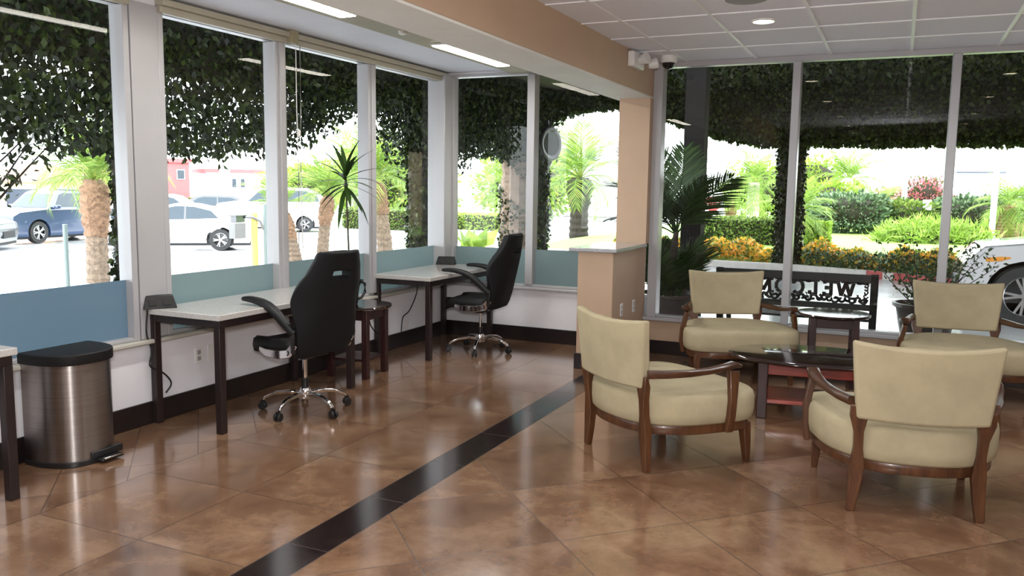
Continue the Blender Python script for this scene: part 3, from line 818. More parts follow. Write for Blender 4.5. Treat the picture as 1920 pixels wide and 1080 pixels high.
def frond_mesh(name, m, droop, n=26, wl=.30, wid=.016, seed=1):
    """feather leaf of unit length along +x, rachis bends down by droop (rad)"""
    rg = random.Random(seed); vs = []; fs = []
    N = 14; P = [(0, 0, 0)]; a = 0
    for i in range(N):
        p = P[-1]; P.append((p[0] + math.cos(a) / N, 0, p[2] + math.sin(a) / N)); a -= droop / N * (.5 + i / N)
    P = [Vector(p) for p in P]
    mb = MB().tube([tuple(p) for p in P], [.012 - .010 * i / N for i in range(N + 1)], 5, up=(0, 1, 0))
    for i in range(n):
        f = .16 + .83 * i / (n - 1); q = f * N; j = min(int(q), N - 1); p = P[j].lerp(P[j + 1], q - j)
        tg = (P[j + 1] - P[j]).normalized()
        L = wl * (.45 + .75 * math.sin(min(1, f * 1.05) ** .8 * PI) ** .7) * (.9 + .2 * rg.random())
        for s in (-1, 1):
            fa = .95 - .45 * f + .1 * rg.random()
            d = (tg * math.cos(fa) + Vector((0, s, 0)) * math.sin(fa) + Vector((0, 0, .12 - .25 * rg.random()))).normalized()
            wv = tg * wid * .5
            mid = p + d * L * .5 + Vector((0, 0, -.01)); tip = p + d * L + Vector((0, 0, -.07 * L / wl - .02 * rg.random()))
            mb.add([tuple(p - wv * .6), tuple(p + wv * .6), tuple(mid + wv), tuple(tip), tuple(mid - wv)], [(0, 1, 2, 4), (4, 2, 3)])
    me = mb.build(name, m); d = me.data; bpy.data.objects.remove(me); return d
FR = {}
for k, m in (('g', M['palm']), ('d', M['palmd'])):
    FR[k] = [frond_mesh('frond', m, dr, 34 if k == 'd' else 28, .30, .034 if k == 'd' else .022, seed=i) for i, dr in enumerate((.9, 1.4, 2.0))]
FRS = [frond_mesh('frond', M['palmd'], dr, 34, .36, .034, seed=20 + i) for i, dr in enumerate((.45, .8))]
def palm(x, y, zg, th, tr, fl_, nf, label, bark='bark', kind='g', lean=(0, 0), up=.95, low=-.3, boot=None, seed=1, group=None):
    t = thing('palm_tree', label, 'palm tree', (x, y, zg), 0, group); rg = random.Random(seed)
    prof = []; n = 22
    for i in range(n + 1):
        f = i / n; r_ = tr * (1.12 - .25 * f + (.12 if i % 2 else 0)); prof.append((r_, th * f))
    rings = [[(r_ * math.cos(2 * PI * j / 12) * (1 + .06 * rg.random()) + lean[0] * (z / th) ** 1.5, r_ * math.sin(2 * PI * j / 12) + lean[1] * (z / th) ** 1.5, z) for j in range(12)] for r_, z in prof]
    MB().loft(rings).build('trunk', M[bark], t, ang=25)
    if boot:
        b0 = th * boot; rr_ = []
        for i in range(17):
            f = i / 16; z = b0 + (th - b0) * f; q = tr * (1.02 + .34 * math.sin(f * 2.6)) * (1 if f < .9 else .75)
            rr_.append([(q * (1 + (.32 if (i + j) % 2 else 0) * rg.random()) * math.cos(2 * PI * j / 16) + lean[0] * (z / th) ** 1.5, q * (1 + (.32 if (i + j) % 2 else 0) * rg.random()) * math.sin(2 * PI * j / 16) + lean[1] * (z / th) ** 1.5, z + rg.uniform(-.02, .02)) for j in range(16)])
        MB().loft(rr_).build('leaf_boots', M['barkr' if bark != 'barkd' else 'barkd'], t, ang=20)
    for i in range(nf):
        f = i / max(1, nf - 1); a = i * 2.39996 + seed
        el = PI / 2 * (up * (1 - f) + low * f) + rg.uniform(-.1, .1)
        o = bpy.data.objects.new('frond', FR[kind][0 if f < .35 else (1 if f < .7 else 2)]); COL.objects.link(o)
        o.parent = t; o.location = (lean[0], lean[1], th - .02)
        s = fl_ * rg.uniform(.85, 1.1); o.scale = (s, s, s)
        o.rotation_euler = (rg.uniform(-.3, .3), -el, a)
    return t
def pot(t, r, h, rim=.03):
    p = MB().lathe([(r * .55, 0), (r * .62, .02), (r * .85, h * .55), (r * .97, h * .9), (r + rim, h * .94), (r + rim, h), (r, h), (r * .93, h * .9)], 32, cap=True).build('pot', M['potb'], t, ang=50)
    MB().lathe([(0, h * .92), (r * .95, h * .92)], 24, cap=False).build('soil', M['soil'], p)
z0 = gz(-2.2, 9.3)
t = thing('potted_palm', 'potted palm with dark fronds in a wide brown bowl beside the brown post', 'plant', (-2.33, 9.35, z0))
pot(t, .33, .56)
MB().tube([(0, 0, .5), (.02, 0, .9), (.05, .02, 1.25)], [.06, .05, .03], 8).build('trunk', M['barkd'], t)
rg = random.Random(4)
spec = [(.05, .95, .95, 1), (3.0, 1.15, 1.15, 0), (2.4, 1.25, 1.2, 0), (3.5, .95, .95, 1), (4.2, 1.2, 1.0, 0), (2.7, .8, .9, 1), (5.4, 1.1, .9, 1), (1.6, 1.3, 1.1, 0), (3.2, .5, .8, 1)]
for a, el, s, q in spec:
    o = bpy.data.objects.new('frond', FRS[q]); COL.objects.link(o); o.parent = t; o.location = (.05, .02, 1.22)
    o.scale = (s, s, s); o.rotation_euler = (rg.uniform(-.25, .25) - .9 * (math.cos(a) > .9), -el, a)
for i in range(30):
    o = bpy.data.objects.new('basal_frond', FRS[i % 2]); COL.objects.link(o); o.parent = t; a = i * 2.4
    o.location = (.12 * math.cos(a), .12 * math.sin(a), .52); s = rg.uniform(.45, .8); o.scale = (s, s, s); o.rotation_euler = (0, -rg.uniform(.95, 1.5), a)
t = thing('potted_shrub', 'twiggy dark leaved shrub in a brown bowl behind the far right armchair', 'plant', (.31, 9.7, gz(0, 9)))
pot(t, .30, .58)
tw = MB(); lp = []
for i in range(16):
    a = rg.uniform(0, 2 * PI); p = Vector((.08 * math.cos(a), .08 * math.sin(a), .5)); d = Vector((math.cos(a) * rg.uniform(.2, .9), math.sin(a) * .5, 1)).normalized(); P = [tuple(p)]
    for k in range(6):
        p = p + d * .13; d = (d + Vector((rg.uniform(-.2, .25), rg.uniform(-.2, .2), -.08))).normalized(); P.append(tuple(p))
        for q in range(7): lp.append(tuple(p + Vector((rg.uniform(-.07, .07), rg.uniform(-.07, .07), rg.uniform(-.06, .06)))))
    tw.tube(P, [.008, .007, .006, .005, .004, .003, .002], 5)
tw.build('twigs', M['barkd'], t); leaves('foliage', lp, .055, M['palmd'], t, .1, .5, 4)

# bench with WELCOME cast in the back (read from the drive side)
t = thing('welcome_bench', 'black cast iron bench with WELCOME in its back, seen from behind through the glass', 'bench', (-.92, 8.95, gz(-1, 9)))
HW = .74
def bpt(x, z): return (x, -.10 - (z - .5) * .22, z)     # the leaning back plane
fr = MB()
for s in (-1, 1):
    fr.bar([bpt(s * HW, .04), bpt(s * HW, .5), bpt(s * HW, .93)], .07, .05, up=(0, 1, 0))
fr.build('back_post', M['iron'], t, bev=.004)
def rail(z, h): return MB().bar([bpt(-HW, z), bpt(HW, z)], .035, h, up=(0, 0, 1))
rail(.89, .08).build('top_rail', M['iron'], t, bev=.004)
rail(.60, .06).build('bottom_rail', M['iron'], t, bev=.004)
def stroke(mb, a, b_, wd=.03):
    mb.bar([bpt(*a), bpt(*b_)], .022, wd, up=(0, .2, 1) if abs(b_[0] - a[0]) > abs(b_[1] - a[1]) else (1, 0, 0))
lt = {'W': [(0, 1, .22, 0), (.22, 0, .5, .95), (.5, .95, .78, 0), (.78, 0, 1, 1), (-.1, 1, .14, 1), (.86, 1, 1.1, 1)],
      'E': [(.15, 0, .15, 1), (0, 1, .85, 1), (0, 0, .9, 0), (.15, .52, .65, .52), (.85, 1, .85, .82), (.9, 0, .9, .2), (.65, .4, .65, .64)],
      'L': [(.25, 0, .25, 1), (.05, 1, .45, 1), (.05, 0, .9, 0), (.9, 0, .9, .25)],
      'C': [(.95, .8, .75, .97), (.75, .97, .45, 1), (.45, 1, .15, .8), (.15, .8, .05, .5), (.05, .5, .15, .2), (.15, .2, .45, 0), (.45, 0, .75, .03), (.75, .03, .95, .2), (.95, .7, .95, .95)],
      'O': [(.5 + .5 * math.cos(q * PI / 6), .5 + .5 * math.sin(q * PI / 6), .5 + .5 * math.cos((q + 1) * PI / 6), .5 + .5 * math.sin((q + 1) * PI / 6)) for q in range(12)],
      'M': [(.08, 0, .12, 1), (.12, 1, .5, .1), (.5, .1, .88, 1), (.88, 1, .92, 0), (-.06, 0, .22, 0), (.78, 0, 1.06, 0)]}
xl = HW - .185; LW = {'W': .145, 'E': .085, 'L': .085, 'C': .10, 'O': .115, 'M': .15}
for i, c in enumerate('WELCOME'):          # from the drive side the word starts at +x
    mb = MB(); lw_ = LW[c]
    for a, b_, c_, d_ in lt[c]:
        stroke(mb, (xl - a * lw_, .708 + b_ * .14), (xl - c_ * lw_, .708 + d_ * .14), .034)
    mb.build('letter', M['iron'], t, bev=.002); xl -= lw_ + .05
sc = MB(); rg = random.Random(9)
for zc, hz, nn in ((.672, .032, 26), (.855, .016, 26)):
    for i in range(nn):
        x = -HW + .06 + (2 * HW - .12) * (i + .5) / nn; a0 = rg.uniform(0, 6); s = rg.choice((-1, 1))
        sc.tube([bpt(x + s * (.008 + .03 * k / 9) * math.cos(a0 + k * .62), zc + (.006 + hz * k / 9) * math.sin(a0 + k * .62)) for k in range(10)], .014, 5, up=(0, 1, 0))
        for q in range(2):
            lx, lz = x + rg.uniform(-.03, .03), zc + rg.uniform(-hz, hz)
            sc.tube([bpt(lx, lz), bpt(lx + rg.uniform(-.02, .02), lz + rg.uniform(-.02, .02) + .012), bpt(lx + rg.uniform(-.03, .03), lz + .02)], [.003, .013, .002], 6, up=(0, 1, 0))
for s in (-1, 1):
    for i in range(7):
        z = .65 + .20 * i / 6; x = s * (HW - .075); a0 = rg.uniform(0, 6)
        sc.tube([bpt(x + (.006 + .02 * k / 8) * math.cos(a0 + k * .7), z + (.006 + .022 * k / 8) * math.sin(a0 + k * .7)) for k in range(9)], .008, 5, up=(0, 1, 0))
sc.build('scrollwork', M['iron'], t)
for i in range(5):
    y = .0 + i * .095
    MB().box(-HW, HW, y, y + .06, .44, .465).build('seat_slat', M['iron'], t, bev=.004)
for s in (-1, 1):
    MB().bar([(s * HW, -.02, .44), (s * HW, .2, .43), (s * HW, .42, .40), (s * HW, .47, .2), (s * HW, .50, 0)], .05, .05, up=(1, 0, 0)).build('front_leg', M['iron'], t, bev=.004)
    MB().bar([(s * HW, -.13, .70), (s * HW, .2, .70), (s * HW, .42, .68), (s * HW, .46, .55), (s * HW, .43, .42)], .05, .035, up=(1, 0, 0)).build('armrest', M['iron'], t, bev=.004)

# ---- garden beyond the drive
def kerbline(x): return float(np.interp(x, [-14, -8, -4.2, -1.9, 0, 1.5, 4, 8], [21.5, 20.3, 19.2, 19.05, 18.2, 17.1, 15.9, 15]))
xs_ = np.linspace(-9, 8, 40)
MB().loft([[(x, kerbline(x) - .09, -.14), (x, kerbline(x) + .09, -.14), (x, kerbline(x) + .09, .03), (x, kerbline(x) - .09, .03)] for x in xs_]).build('kerb', M['kerb'])
o = bpy.data.objects['kerb']; struct(o)
xr_ = np.linspace(-.55, 8, 24)
MB().loft([[(x, kerbline(x) - .094, -.118), (x, kerbline(x) - .085, -.118), (x, kerbline(x) - .04, .034), (x, kerbline(x) - .094, .034)] for x in xr_]).build('red_kerb_paint', M['kerbred'], o)
lv = []; lf_ = []
for x in xs_:
    lv += [(x, kerbline(x) + .08, .0), (x, kerbline(x) + 3.0, .10), (x, 32, .12), (x, 60, .3)]
for i in range(len(xs_) - 1):
    for j in range(3): lf_.append((i * 4 + j, (i + 1) * 4 + j, (i + 1) * 4 + j + 1, i * 4 + j + 1))
MB().add(lv, lf_).build('lawn', M['lawn']); struct(bpy.data.objects['lawn'])
# flower bed following the kerb
r = np.random.RandomState(21); n = 15000; x = -6.5 + 11.5 * r.rand(n)
y = np.array([kerbline(q) for q in x]) + .2 + 1.15 * r.rand(n)
z = .02 + (.34 + .10 * np.sin(x * 3.1) + .08 * np.sin(x * 7.7 + 1)) * r.rand(n) ** .7
kc = np.hypot(x + 2.24, y - 19.5) > .40
b = leaves('flower_bed', np.stack([x, y, z], 1)[kc], .09, M['flower'], None, -.3, .8, 22)
stuff(tag(b, 'orange and yellow flower border along the kerb of the drive', 'flowers'))
n = 5000; x = -2.2 + 7 * r.rand(n); y = np.array([kerbline(q) for q in x]) + .12 + .5 * r.rand(n)
kc = np.hypot(x + 2.24, y - 19.5) > .40
b = leaves('green_border', np.stack([x, y, .02 + .32 * r.rand(n)], 1)[kc], .09, M['shrub'], None, -.3, .5, 23)
stuff(tag(b, 'low dark green planting in front of the orange flowers at the kerb', 'plants'))
def hedge(x0, x1, y0, y1, z0, h, label, m='hedge', n=5000, seed=1, size=.08):
    t = thing('hedge', label, 'hedge', ((x0 + x1) / 2, (y0 + y1) / 2, z0)); a, c = (x1 - x0) / 2, (y1 - y0) / 2
    MB().box(-a + .06, a - .06, -c + .06, c - .06, 0, h - .05).build('branches', M['ivycore'], t)
    leaves('foliage', box_pts(n, -a, a, -c, c, .02, h, seed, True), size, M[m], t, 0, .6, seed)
    return t
hedge(-5.4, -2.6, 24.2, 25.2, .1, .72, 'clipped box hedge behind the ivy column across the drive', 'hedge', 7000, 31)
hedge(-2.35, -1.75, 24.2, 25.2, .1, .66, 'short clipped hedge end right of the slim trunk', 'hedgeb', 2500, 32)
def bush(c, r, label, m, n=3500, size=.12, seed=1, name='shrub', cat='shrub', asp=.6, droop=0):
    t = thing(name, label, cat, c); q = (r[0] * .75, r[1] * .75, r[2] * .75)
    rings = []
    for i in range(1, 8):
        a = PI * i / 8
        rings.append([(q[0] * math.sin(a) * math.cos(2 * PI * j / 12), q[1] * math.sin(a) * math.sin(2 * PI * j / 12), r[2] - q[2] * math.cos(a)) for j in range(12)])
    MB().loft(rings).build('branches', M['ivycore'], t)
    P = blob_pts(n, (0, 0, r[2]), r, seed, .72); P[:, 2] = np.maximum(P[:, 2], .02)
    leaves('foliage', P, size, M[m], t, droop, asp, seed)
    return t
# grass mound
t = thing('grass_clump', 'long bright mound of arching grass behind the flower border', 'grass', (.95, 28.6, .1))
P = blob_pts(5200, (0, 0, .05), (1.75, .9, .62), 41, .55); P[:, 2] = np.abs(P[:, 2])
leaves('blades', P, .34, M['blade'], t, -.2, .12, 42)
MB().loft([[(1.45 * math.sin(a) * math.cos(2 * PI * j / 14), .7 * math.sin(a) * math.sin(2 * PI * j / 14), .5 * max(0, -math.cos(a))) for j in range(14)] for a in (PI * .5, PI * .6, PI * .7, PI * .8, PI * .9, PI * .97)]).build('crown', M['hedge'], t)
stuffs = [((-1.6, 33, .1), (1.5, .9, .75), 'mid green shrub bank behind the clipped hedge', 'shrub', 51),
          ((.1, 33.5, .1), (1.3, .9, .62), 'dark leafy shrub under the young palm in the middle of the garden', 'hedge', 52),
          ((2.3, 34, .1), (1.5, .9, .7), 'pale flowered shrub left of the far right palm', 'shrub', 53),
          ((4.6, 35, .1), (1.6, 1, .9), 'shrub at the right end of the garden behind the white car', 'shrub', 54),
          ((-2.7, 38, .1), (1.6, 1, 1.0), 'blurred green shrub below the yellow diamond sign', 'hedgeb', 55),
          ((-6.5, 45, .1), (2.2, 1.2, 1.5), 'bright tree canopy behind the stop sign', 'hedgeb', 56),
          ((-4.3, 46, .1), (1.8, 1.2, 1.7), 'bright green tree crown right of the stop sign', 'hedgeb', 57)]
for c, r_, lab, m_, sd in stuffs: bush(c, r_, lab, m_, 3200, .16, sd)
bush((.85, 36.5, .12), (1.05, .7, 1.08), 'pink bougainvillea behind the right mullion', 'pink', 3000, .13, 61, 'bougainvillea', 'shrub')
bush((-.35, 37.5, .12), (.65, .5, .85), 'smaller pink bougainvillea left of the big one', 'pink', 1500, .13, 62, 'bougainvillea', 'shrub')
bush((-2.6, 38.5, .12), (.5, .4, .7), 'small pink flowering bush behind the lamp globe post', 'pink', 900, .12, 63, 'bougainvillea', 'shrub')
P_ = 'palms beyond the windows'
palm(-4.65, 30, .1, 1.8, .20, 1.5, 20, 'pale trunked tall palm left of the ivy column across the drive', 'barkw', seed=71)
palm(-2.45, 24, .1, 1.0, .10, 1.25, 18, 'slim young palm with reddish boots right of the ivy column', 'barkw', boot=.45, seed=72, low=-.2)
palm(-.83, 34, .1, .95, .18, 1.5, 18, 'small spreading palm in the middle of the shrub bank', 'barkr', seed=73, up=.8)
palm(-2.35, 44, .3, 1.9, .12, 2.0, 16, 'upright bright palm behind the lamp globe', 'barkw', seed=74, low=.1)
palm(3.22, 32, .1, 1.15, .25, 1.35, 24, 'thick trunked low palm at the far right behind the white car', 'barkr', seed=75, up=.8)
palm(-7.2, 40, .0, 1.1, .2, 1.3, 14, 'stubby palm beside the stop sign', 'barkr', seed=76, boot=.4)
palm(-6.2, 41, .0, 1.2, .2, 1.3, 14, 'stubby palm right of the stop sign', 'barkr', seed=77, boot=.4)
# signs and lamps in the garden
t = thing('stop_sign', 'red octagonal stop sign far across the drive beside the brown post', 'sign', (-7.7, 38.3, -.1))
MB().tube([(0, 0.03, 0), (0, .03, 1.4)], .025, 8).build('pole', M['greypost'], t)
oc = [(.36 * math.cos(PI / 8 + k * PI / 4), .36 * math.sin(PI / 8 + k * PI / 4)) for k in range(8)]
MB().prism(oc, -.01, .01, Matrix.Translation((0, 0, 1.1)) @ Matrix.Rotation(PI / 2, 4, 'X')).build('plate', M['signred'], t)
def text(s, size, m, parent, loc, rot, name='lettering'):
    c = bpy.data.curves.new(name, 'FONT'); c.body = s; c.size = size; c.extrude = .004; c.align_x = 'CENTER'; c.align_y = 'CENTER'
    o = bpy.data.objects.new(name, c); me = bpy.data.meshes.new_from_object(o); bpy.data.objects.remove(o)
    me.materials.clear(); me.materials.append(m)
    o = bpy.data.objects.new(name, me); COL.objects.link(o); o.parent = parent; o.location = loc; o.rotation_euler = rot
    return o
text('STOP', .24, M['signwhite'], t, (0, -.016, 1.1), (PI / 2, 0, 0))
t = thing('warning_sign', 'yellow diamond road sign above the shrubs', 'sign', (-3.14, 40, .1))
MB().tube([(0, .03, 0), (0, .03, 1.9)], .025, 8).build('pole', M['greypost'], t)
MB().box(-.22, .22, -.01, .01, -.22, .22, Matrix.Translation((0, 0, 1.56)) @ Matrix.Rotation(PI / 4, 4, 'Y')).build('plate', M['signyel'], t)
t = thing('notice_sign', 'small white notice on a stake in the shrubs under the bougainvillea', 'sign', (.85, 33.0, .1))
MB().box(-.14, .14, -.01, .01, .92, 1.28).build('plate', M['signwhite'], t); MB().tube([(0, .02, 0), (0, .02, .95)], .02, 6).build('stake', M['greypost'], t)
t = thing('globe_lamp', 'white globe lamp on a post among the garden palms', 'lamp', (-2.2, 40.2, .1))
MB().tube([(0, 0, 0), (0, 0, 1.6)], .07, 10).build('post', M['globe'], t)
MB().lathe([(.05, 1.6), (.2, 1.68), (.28, 1.87), (.2, 2.07), (.05, 2.14)], 20).build('globe', M['globe'], t)
for x, y, h, lab in ((2.72, 31, 4.2, 'white light pole just left of the far right palm'), (.1, 33.8, 6, 'pale tall pole rising behind the pink bougainvillea')):
    t = thing('light_pole', lab, 'pole', (x, y, .1)); MB().tube([(0, 0, 0), (0, 0, h)], .09, 12).build('pole', M['globe'], t); MB().lathe([(.16, 0), (.16, .12), (.09, .16)], 12).build('foot', M['globe'], t)
t = thing('picket_fence', 'brown wooden fence panel at the far right edge beside the palm', 'fence', (4.1, 33, .1))
for i in range(6): MB().box(-.5 + i * .17, -.38 + i * .17, -.02, .02, 0, .55).build('picket', M['roof'], t)
MB().box(-.52, .52, .02, .05, .4, .48).build('rail', M['roof'], t)
# buildings
def building(loc, sx, sy, h, m, label, wins=(), rot=0, roof=None):
    t = thing('building', label, 'building', loc, rot)
    MB().box(-sx, sx, -sy, sy, 0, h).build('wall', M[m], t)
    if roof: 
        if roof == 'gable':
            MB().loft([[(-sx - .4, -sy - .3, h), (sx + .4, -sy - .3, h), (0, -sy - .3, h + sx * .45)], [(-sx - .4, sy, h), (sx + .4, sy, h), (0, sy, h + sx * .45)]]).build('roof', M['roof'], t)
        else: MB().box(-sx - .2, sx + .2, -sy - .2, sy, h, h + .35).build('roof', M[roof], t)
    for wx, wz, ww, wh in wins:
        f = MB().box(wx - ww / 2, wx + ww / 2, -sy - .06, -sy + .1, wz, wz + wh).build('window', M['whouse'], t)
        MB().box(wx - ww / 2 + .06, wx + ww / 2 - .06, -sy - .08, -sy - .05, wz + .06, wz + wh - .06).build('pane', M['winds'], f)
    return t
b = building((8, 72, 0), 19, 4, 9, 'whouse', 'long white building across the whole back of the right windows', [(-3, 3.0, 3.2, .25), (-12, 3.0, 2.2, .25), (4, 2.6, 2.5, .25)], 0, 'whouse')
for x, z in ((-2.5, 4.0), (5.5, 4.0)):
    MB().box(x - .5, x + .5, -4.5, -4, z, z + .75).build('air_conditioner', M['boxgrey'], b)
building((-21.3, 61, -.4), 2.2, 3, 9, 'whouse', 'white building behind the palm in the corner window', [(-1, 4, .8, 1), (.8, 4, .8, 1)])
building((-24.2, 58, -.4), .75, 2, 5.2, 'dgrey', 'dark grey slab wall left of the white building in the corner window')
yaw_l = math.radians(58)
building((-56, 40.5, -.45), 3.2, 3.5, 2.0, 'stucco', 'tan gabled garage behind the blue pickup', [(-1.2, 0.2, 2.0, 1.4), (1.5, .2, 2.0, 1.4)], yaw_l, 'gable')
building((-62, 45.5, -.45), 3.5, 3, 2.6, 'whouse', 'white low house behind the palm in the leftmost window', [(-1, 1, 1, 1)], yaw_l, 'roof')
building((-61, 57.6, -.45), .95, 2, 3.9, 'redwall', 'red building seen over the white sedan', [(.2, 2.4, .7, .9)], yaw_l, 'redwall')
building((-59, 63.5, -.45), 3.4, 2.5, 3.1, 'whouse', 'white house with dark windows right of the red building', [(-1.7, 1.7, .5, .9), (-.9, 1.7, .5, .9), (-.1, 1.7, .5, .9)], yaw_l, 'redwall')

# ---- left side: ivy hung arcade
def lz(y):            # lower edge of hanging foliage along the left arcade (x = -8)
    pts = [(-6, 2.2), (3.6, 2.2), (4.4, 2.0), (5.2, 2.15), (5.7, 2.05), (6.3, 1.9), (8, 1.92), (9.4, 1.98), (10.0, 2.2), (10.8, 2.55), (11.4, 2.85), (12.1, 2.95), (12.7, 2.75), (13.1, 2.3), (13.6, 1.9), (14.5, 1.9), (15.5, 2.3), (19.4, 2.2)]
    return float(np.interp(y, [p[0] for p in pts], [p[1] for p in pts]))
t = thing('ivy_canopy', 'dark leafy ivy canopy hanging outside the left windows', 'ivy', (-8.3, 0, 0))
rings = []
for y in np.linspace(-5, 19.4, 70):
    zb = max(lz(y) + .9, 2.95)
    rings.append([(-.25, y, zb), (.25, y, zb), (.45, y, 4.0), (-.45, y, 4.0)])
MB().loft(rings).build('ivy_stems', M['ivycore'], t)
r = np.random.RandomState(77); n = 90000
y = -1 + 20.4 * r.rand(n); zb = np.array([lz(q) for q in y]) + .10
zb = zb - .16 * np.abs(np.sin(y * 5.3)) * r.rand(n) + .05 * np.sin(y * 13)
u_ = r.rand(n); z = zb + (3.95 - zb) * (u_ ** .9)
x = (r.rand(n) - .5) * 1.3
dens = .5 + .5 * np.sin(y * 3.7 + np.sin(z * 4.1)) * np.sin(z * 6.3 + 1.7 * np.sin(y * 2.1))
keep = (r.rand(n) < np.where((z > 3.0) | (y < 5.2), 1, .48 + .7 * dens))
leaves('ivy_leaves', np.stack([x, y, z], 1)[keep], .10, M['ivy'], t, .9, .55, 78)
stm = MB(); rg = random.Random(8)
for i in range(60):
    y0 = rg.uniform(3, 14); zz = lz(y0) + rg.uniform(.1, .5)
    stm.tube([(rg.uniform(-.3, .3), y0 + rg.uniform(-.2, .2), 3.3), (rg.uniform(-.3, .3), y0 + rg.uniform(-.1, .1), (zz + 3.3) / 2), (rg.uniform(-.3, .3), y0, zz)], [.014, .01, .004], 5)
stm.build('hanging_stems', M['ivycore'], t)
ivy_column(-8.3, 13.75, .20, 3.9, 'ivy covered column just left of the corner window post', 81)
ivy_column(-8.3, 7.0, .06, 3.9, 'slim ivy covered column beside the white window pillar', 82, n=1300)
# leaning bush at the far left
t = thing('leaning_bush', 'dark branching bush leaning in at the far left window', 'bush', (-9.2, 4.2, -.4))
bb = MB(); lp = []
rg = random.Random(12)
for i in range(18):
    p = Vector((rg.uniform(-.3, .3), rg.uniform(-.5, .1), .0)); d = Vector((rg.uniform(-.15, .15), rg.uniform(.25, .62), .73)).normalized(); P = [tuple(p)]
    for k in range(13):
        p = p + d * .27; d = (d + Vector((rg.uniform(-.08, .08), rg.uniform(-.04, .06), .01))).normalized(); P.append(tuple(p))
        if k > 4:
            for q in range(15): lp.append(tuple(p + Vector((rg.gauss(0, .10), rg.gauss(-.05, .09), rg.gauss(.06, .10)))))
    bb.tube(P, [.035 * (1 - k / 15) for k in range(14)], 6)
bb.build('branches', M['barkd'], t); leaves('foliage', lp, .10, M['ivy'], t, .3, .5, 13)
# palms in the parking island
palm(-14.9, 12.0, -.45, 2.1, .19, 1.5, 18, 'shaggy trunked palm in front of the blue pickup', 'bark', boot=.45, seed=91, low=.25)
palm(-14.76, 18.0, -.45, 1.45, .17, 1.2, 12, 'leaning palm trunk just right of the yellow bollard', 'bark', boot=.4, seed=92, lean=(-.25, -.35), low=.3)
palm(-14.4, 18.75, -.45, 1.75, .14, 1.5, 16, 'palm with orange boots behind the dracaena, left of its stem', 'bark', boot=.55, seed=93, lean=(.1, .15), low=.3)
palm(-14.3, 21.7, -.45, 2.2, .20, 2.1, 22, 'tall palm with brown boots right of the dracaena', 'bark', boot=.55, seed=94, lean=(-.2, -.25), low=.15)
palm(-14.5, 24.3, -.45, 1.6, .34, 1.7, 14, 'thick grey palm trunk left of the corner window post', 'bark', boot=.6, seed=95, lean=(.1, .3), low=.3)
palm(-9.35, 25.4, -.40, 2.35, .27, 2.0, 22, 'dark trunked palm with arching fronds in the corner window', 'barkd', boot=.6, seed=96, low=-.1)
palm(-8.5, 18.7, -.36, 4.2, .36, .4, 6, 'thick ivy wrapped palm trunk in the corner window', 'bark', seed=97)
o = [q for q in bpy.data.objects if q.get('label', '').startswith('thick ivy wrapped')][0]
rs = np.random.RandomState(98); n = 3400; a = rs.rand(n) * 2 * PI; q_ = .36 * (1.02 + .3 * rs.rand(n) ** 2); zz = 4.2 * rs.rand(n) ** .8
k = (np.sin(zz * 3 + a) > -.5) | (zz > 2.6)
leaves('ivy_leaves', np.stack([q_ * np.cos(a), q_ * np.sin(a), zz], 1)[k], .09, M['ivy'], o, .7, .8, 98)
palm(-21, 44, -.4, 2.2, .2, 2.6, 16, 'distant yellow green palm in the left pane of the corner window', 'barkw', seed=101)
palm(-12.6, 43, -.4, 2.0, .12, 1.6, 12, 'distant slim palm behind the dark trunked palm', 'barkw', seed=102)
palm(-30, 42, -.4, 2.5, .25, 3.2, 18, 'far bright palm above the white van', 'barkw', seed=103)
palm(-24, 19.5, -.45, 2.6, .3, 2.2, 20, 'pale bright palm behind the pickup cab', 'barkw', boot=.5, seed=104)
hedge(-24.5, -20, 33.5, 35.5, -.45, .95, 'clipped green hedge behind the right palm in the middle window', 'hedge', 5000, 111, .12)
hedge(-20.5, -15.5, 36.0, 37.5, -.45, .75, 'bright low hedge in the left pane of the corner window', 'hedgeb', 5000, 112, .12)
hedge(-60, -52, 55, 56, -.45, .7, 'far clipped hedge below the red building', 'hedge', 2500, 113, .2)
bush((-29, 45, -.45), (4, 2.5, 2.2), 'large bright tree crown in the middle window distance', 'hedgeb', 4200, .3, 121, 'tree', 'tree')
bush((-22, 50, -.45), (3.5, 2.5, 2.2), 'blurred green tree behind the corner window hedge', 'hedgeb', 4000, .3, 122, 'tree', 'tree')
bush((-41, 52, -.45), (3.2, 2.5, 1.8), 'light green tree above the white sedan trunk', 'hedgeb', 3500, .3, 123, 'tree', 'tree')
t = thing('broad_leaf_plant', 'bright broad leaved plant low in the corner window', 'plant', (-9.55, 18.2, gz(-9.5, 18.2)))
P = [(rg.uniform(-.4, .4), rg.uniform(-.25, .25), .15 + .4 * rg.random()) for i in range(34)]
leaves('leaves', P, .55, M['hedgeb'], t, -.9, .5, 131)
MB().tube([(0, 0, 0), (0, 0, .3)], .04, 6).build('stem', M['stem'], t)
t = thing('grass_patch', 'strip of lawn beyond the half wall in the corner window', 'lawn', (-10.3, 28.5, -.43))
MB().lathe([(4.2, 0), (4.1, .04), (0, .06)], 40, Matrix.Scale(.55, 4, (1, 0, 0))).build('turf', M['lawn'], t)
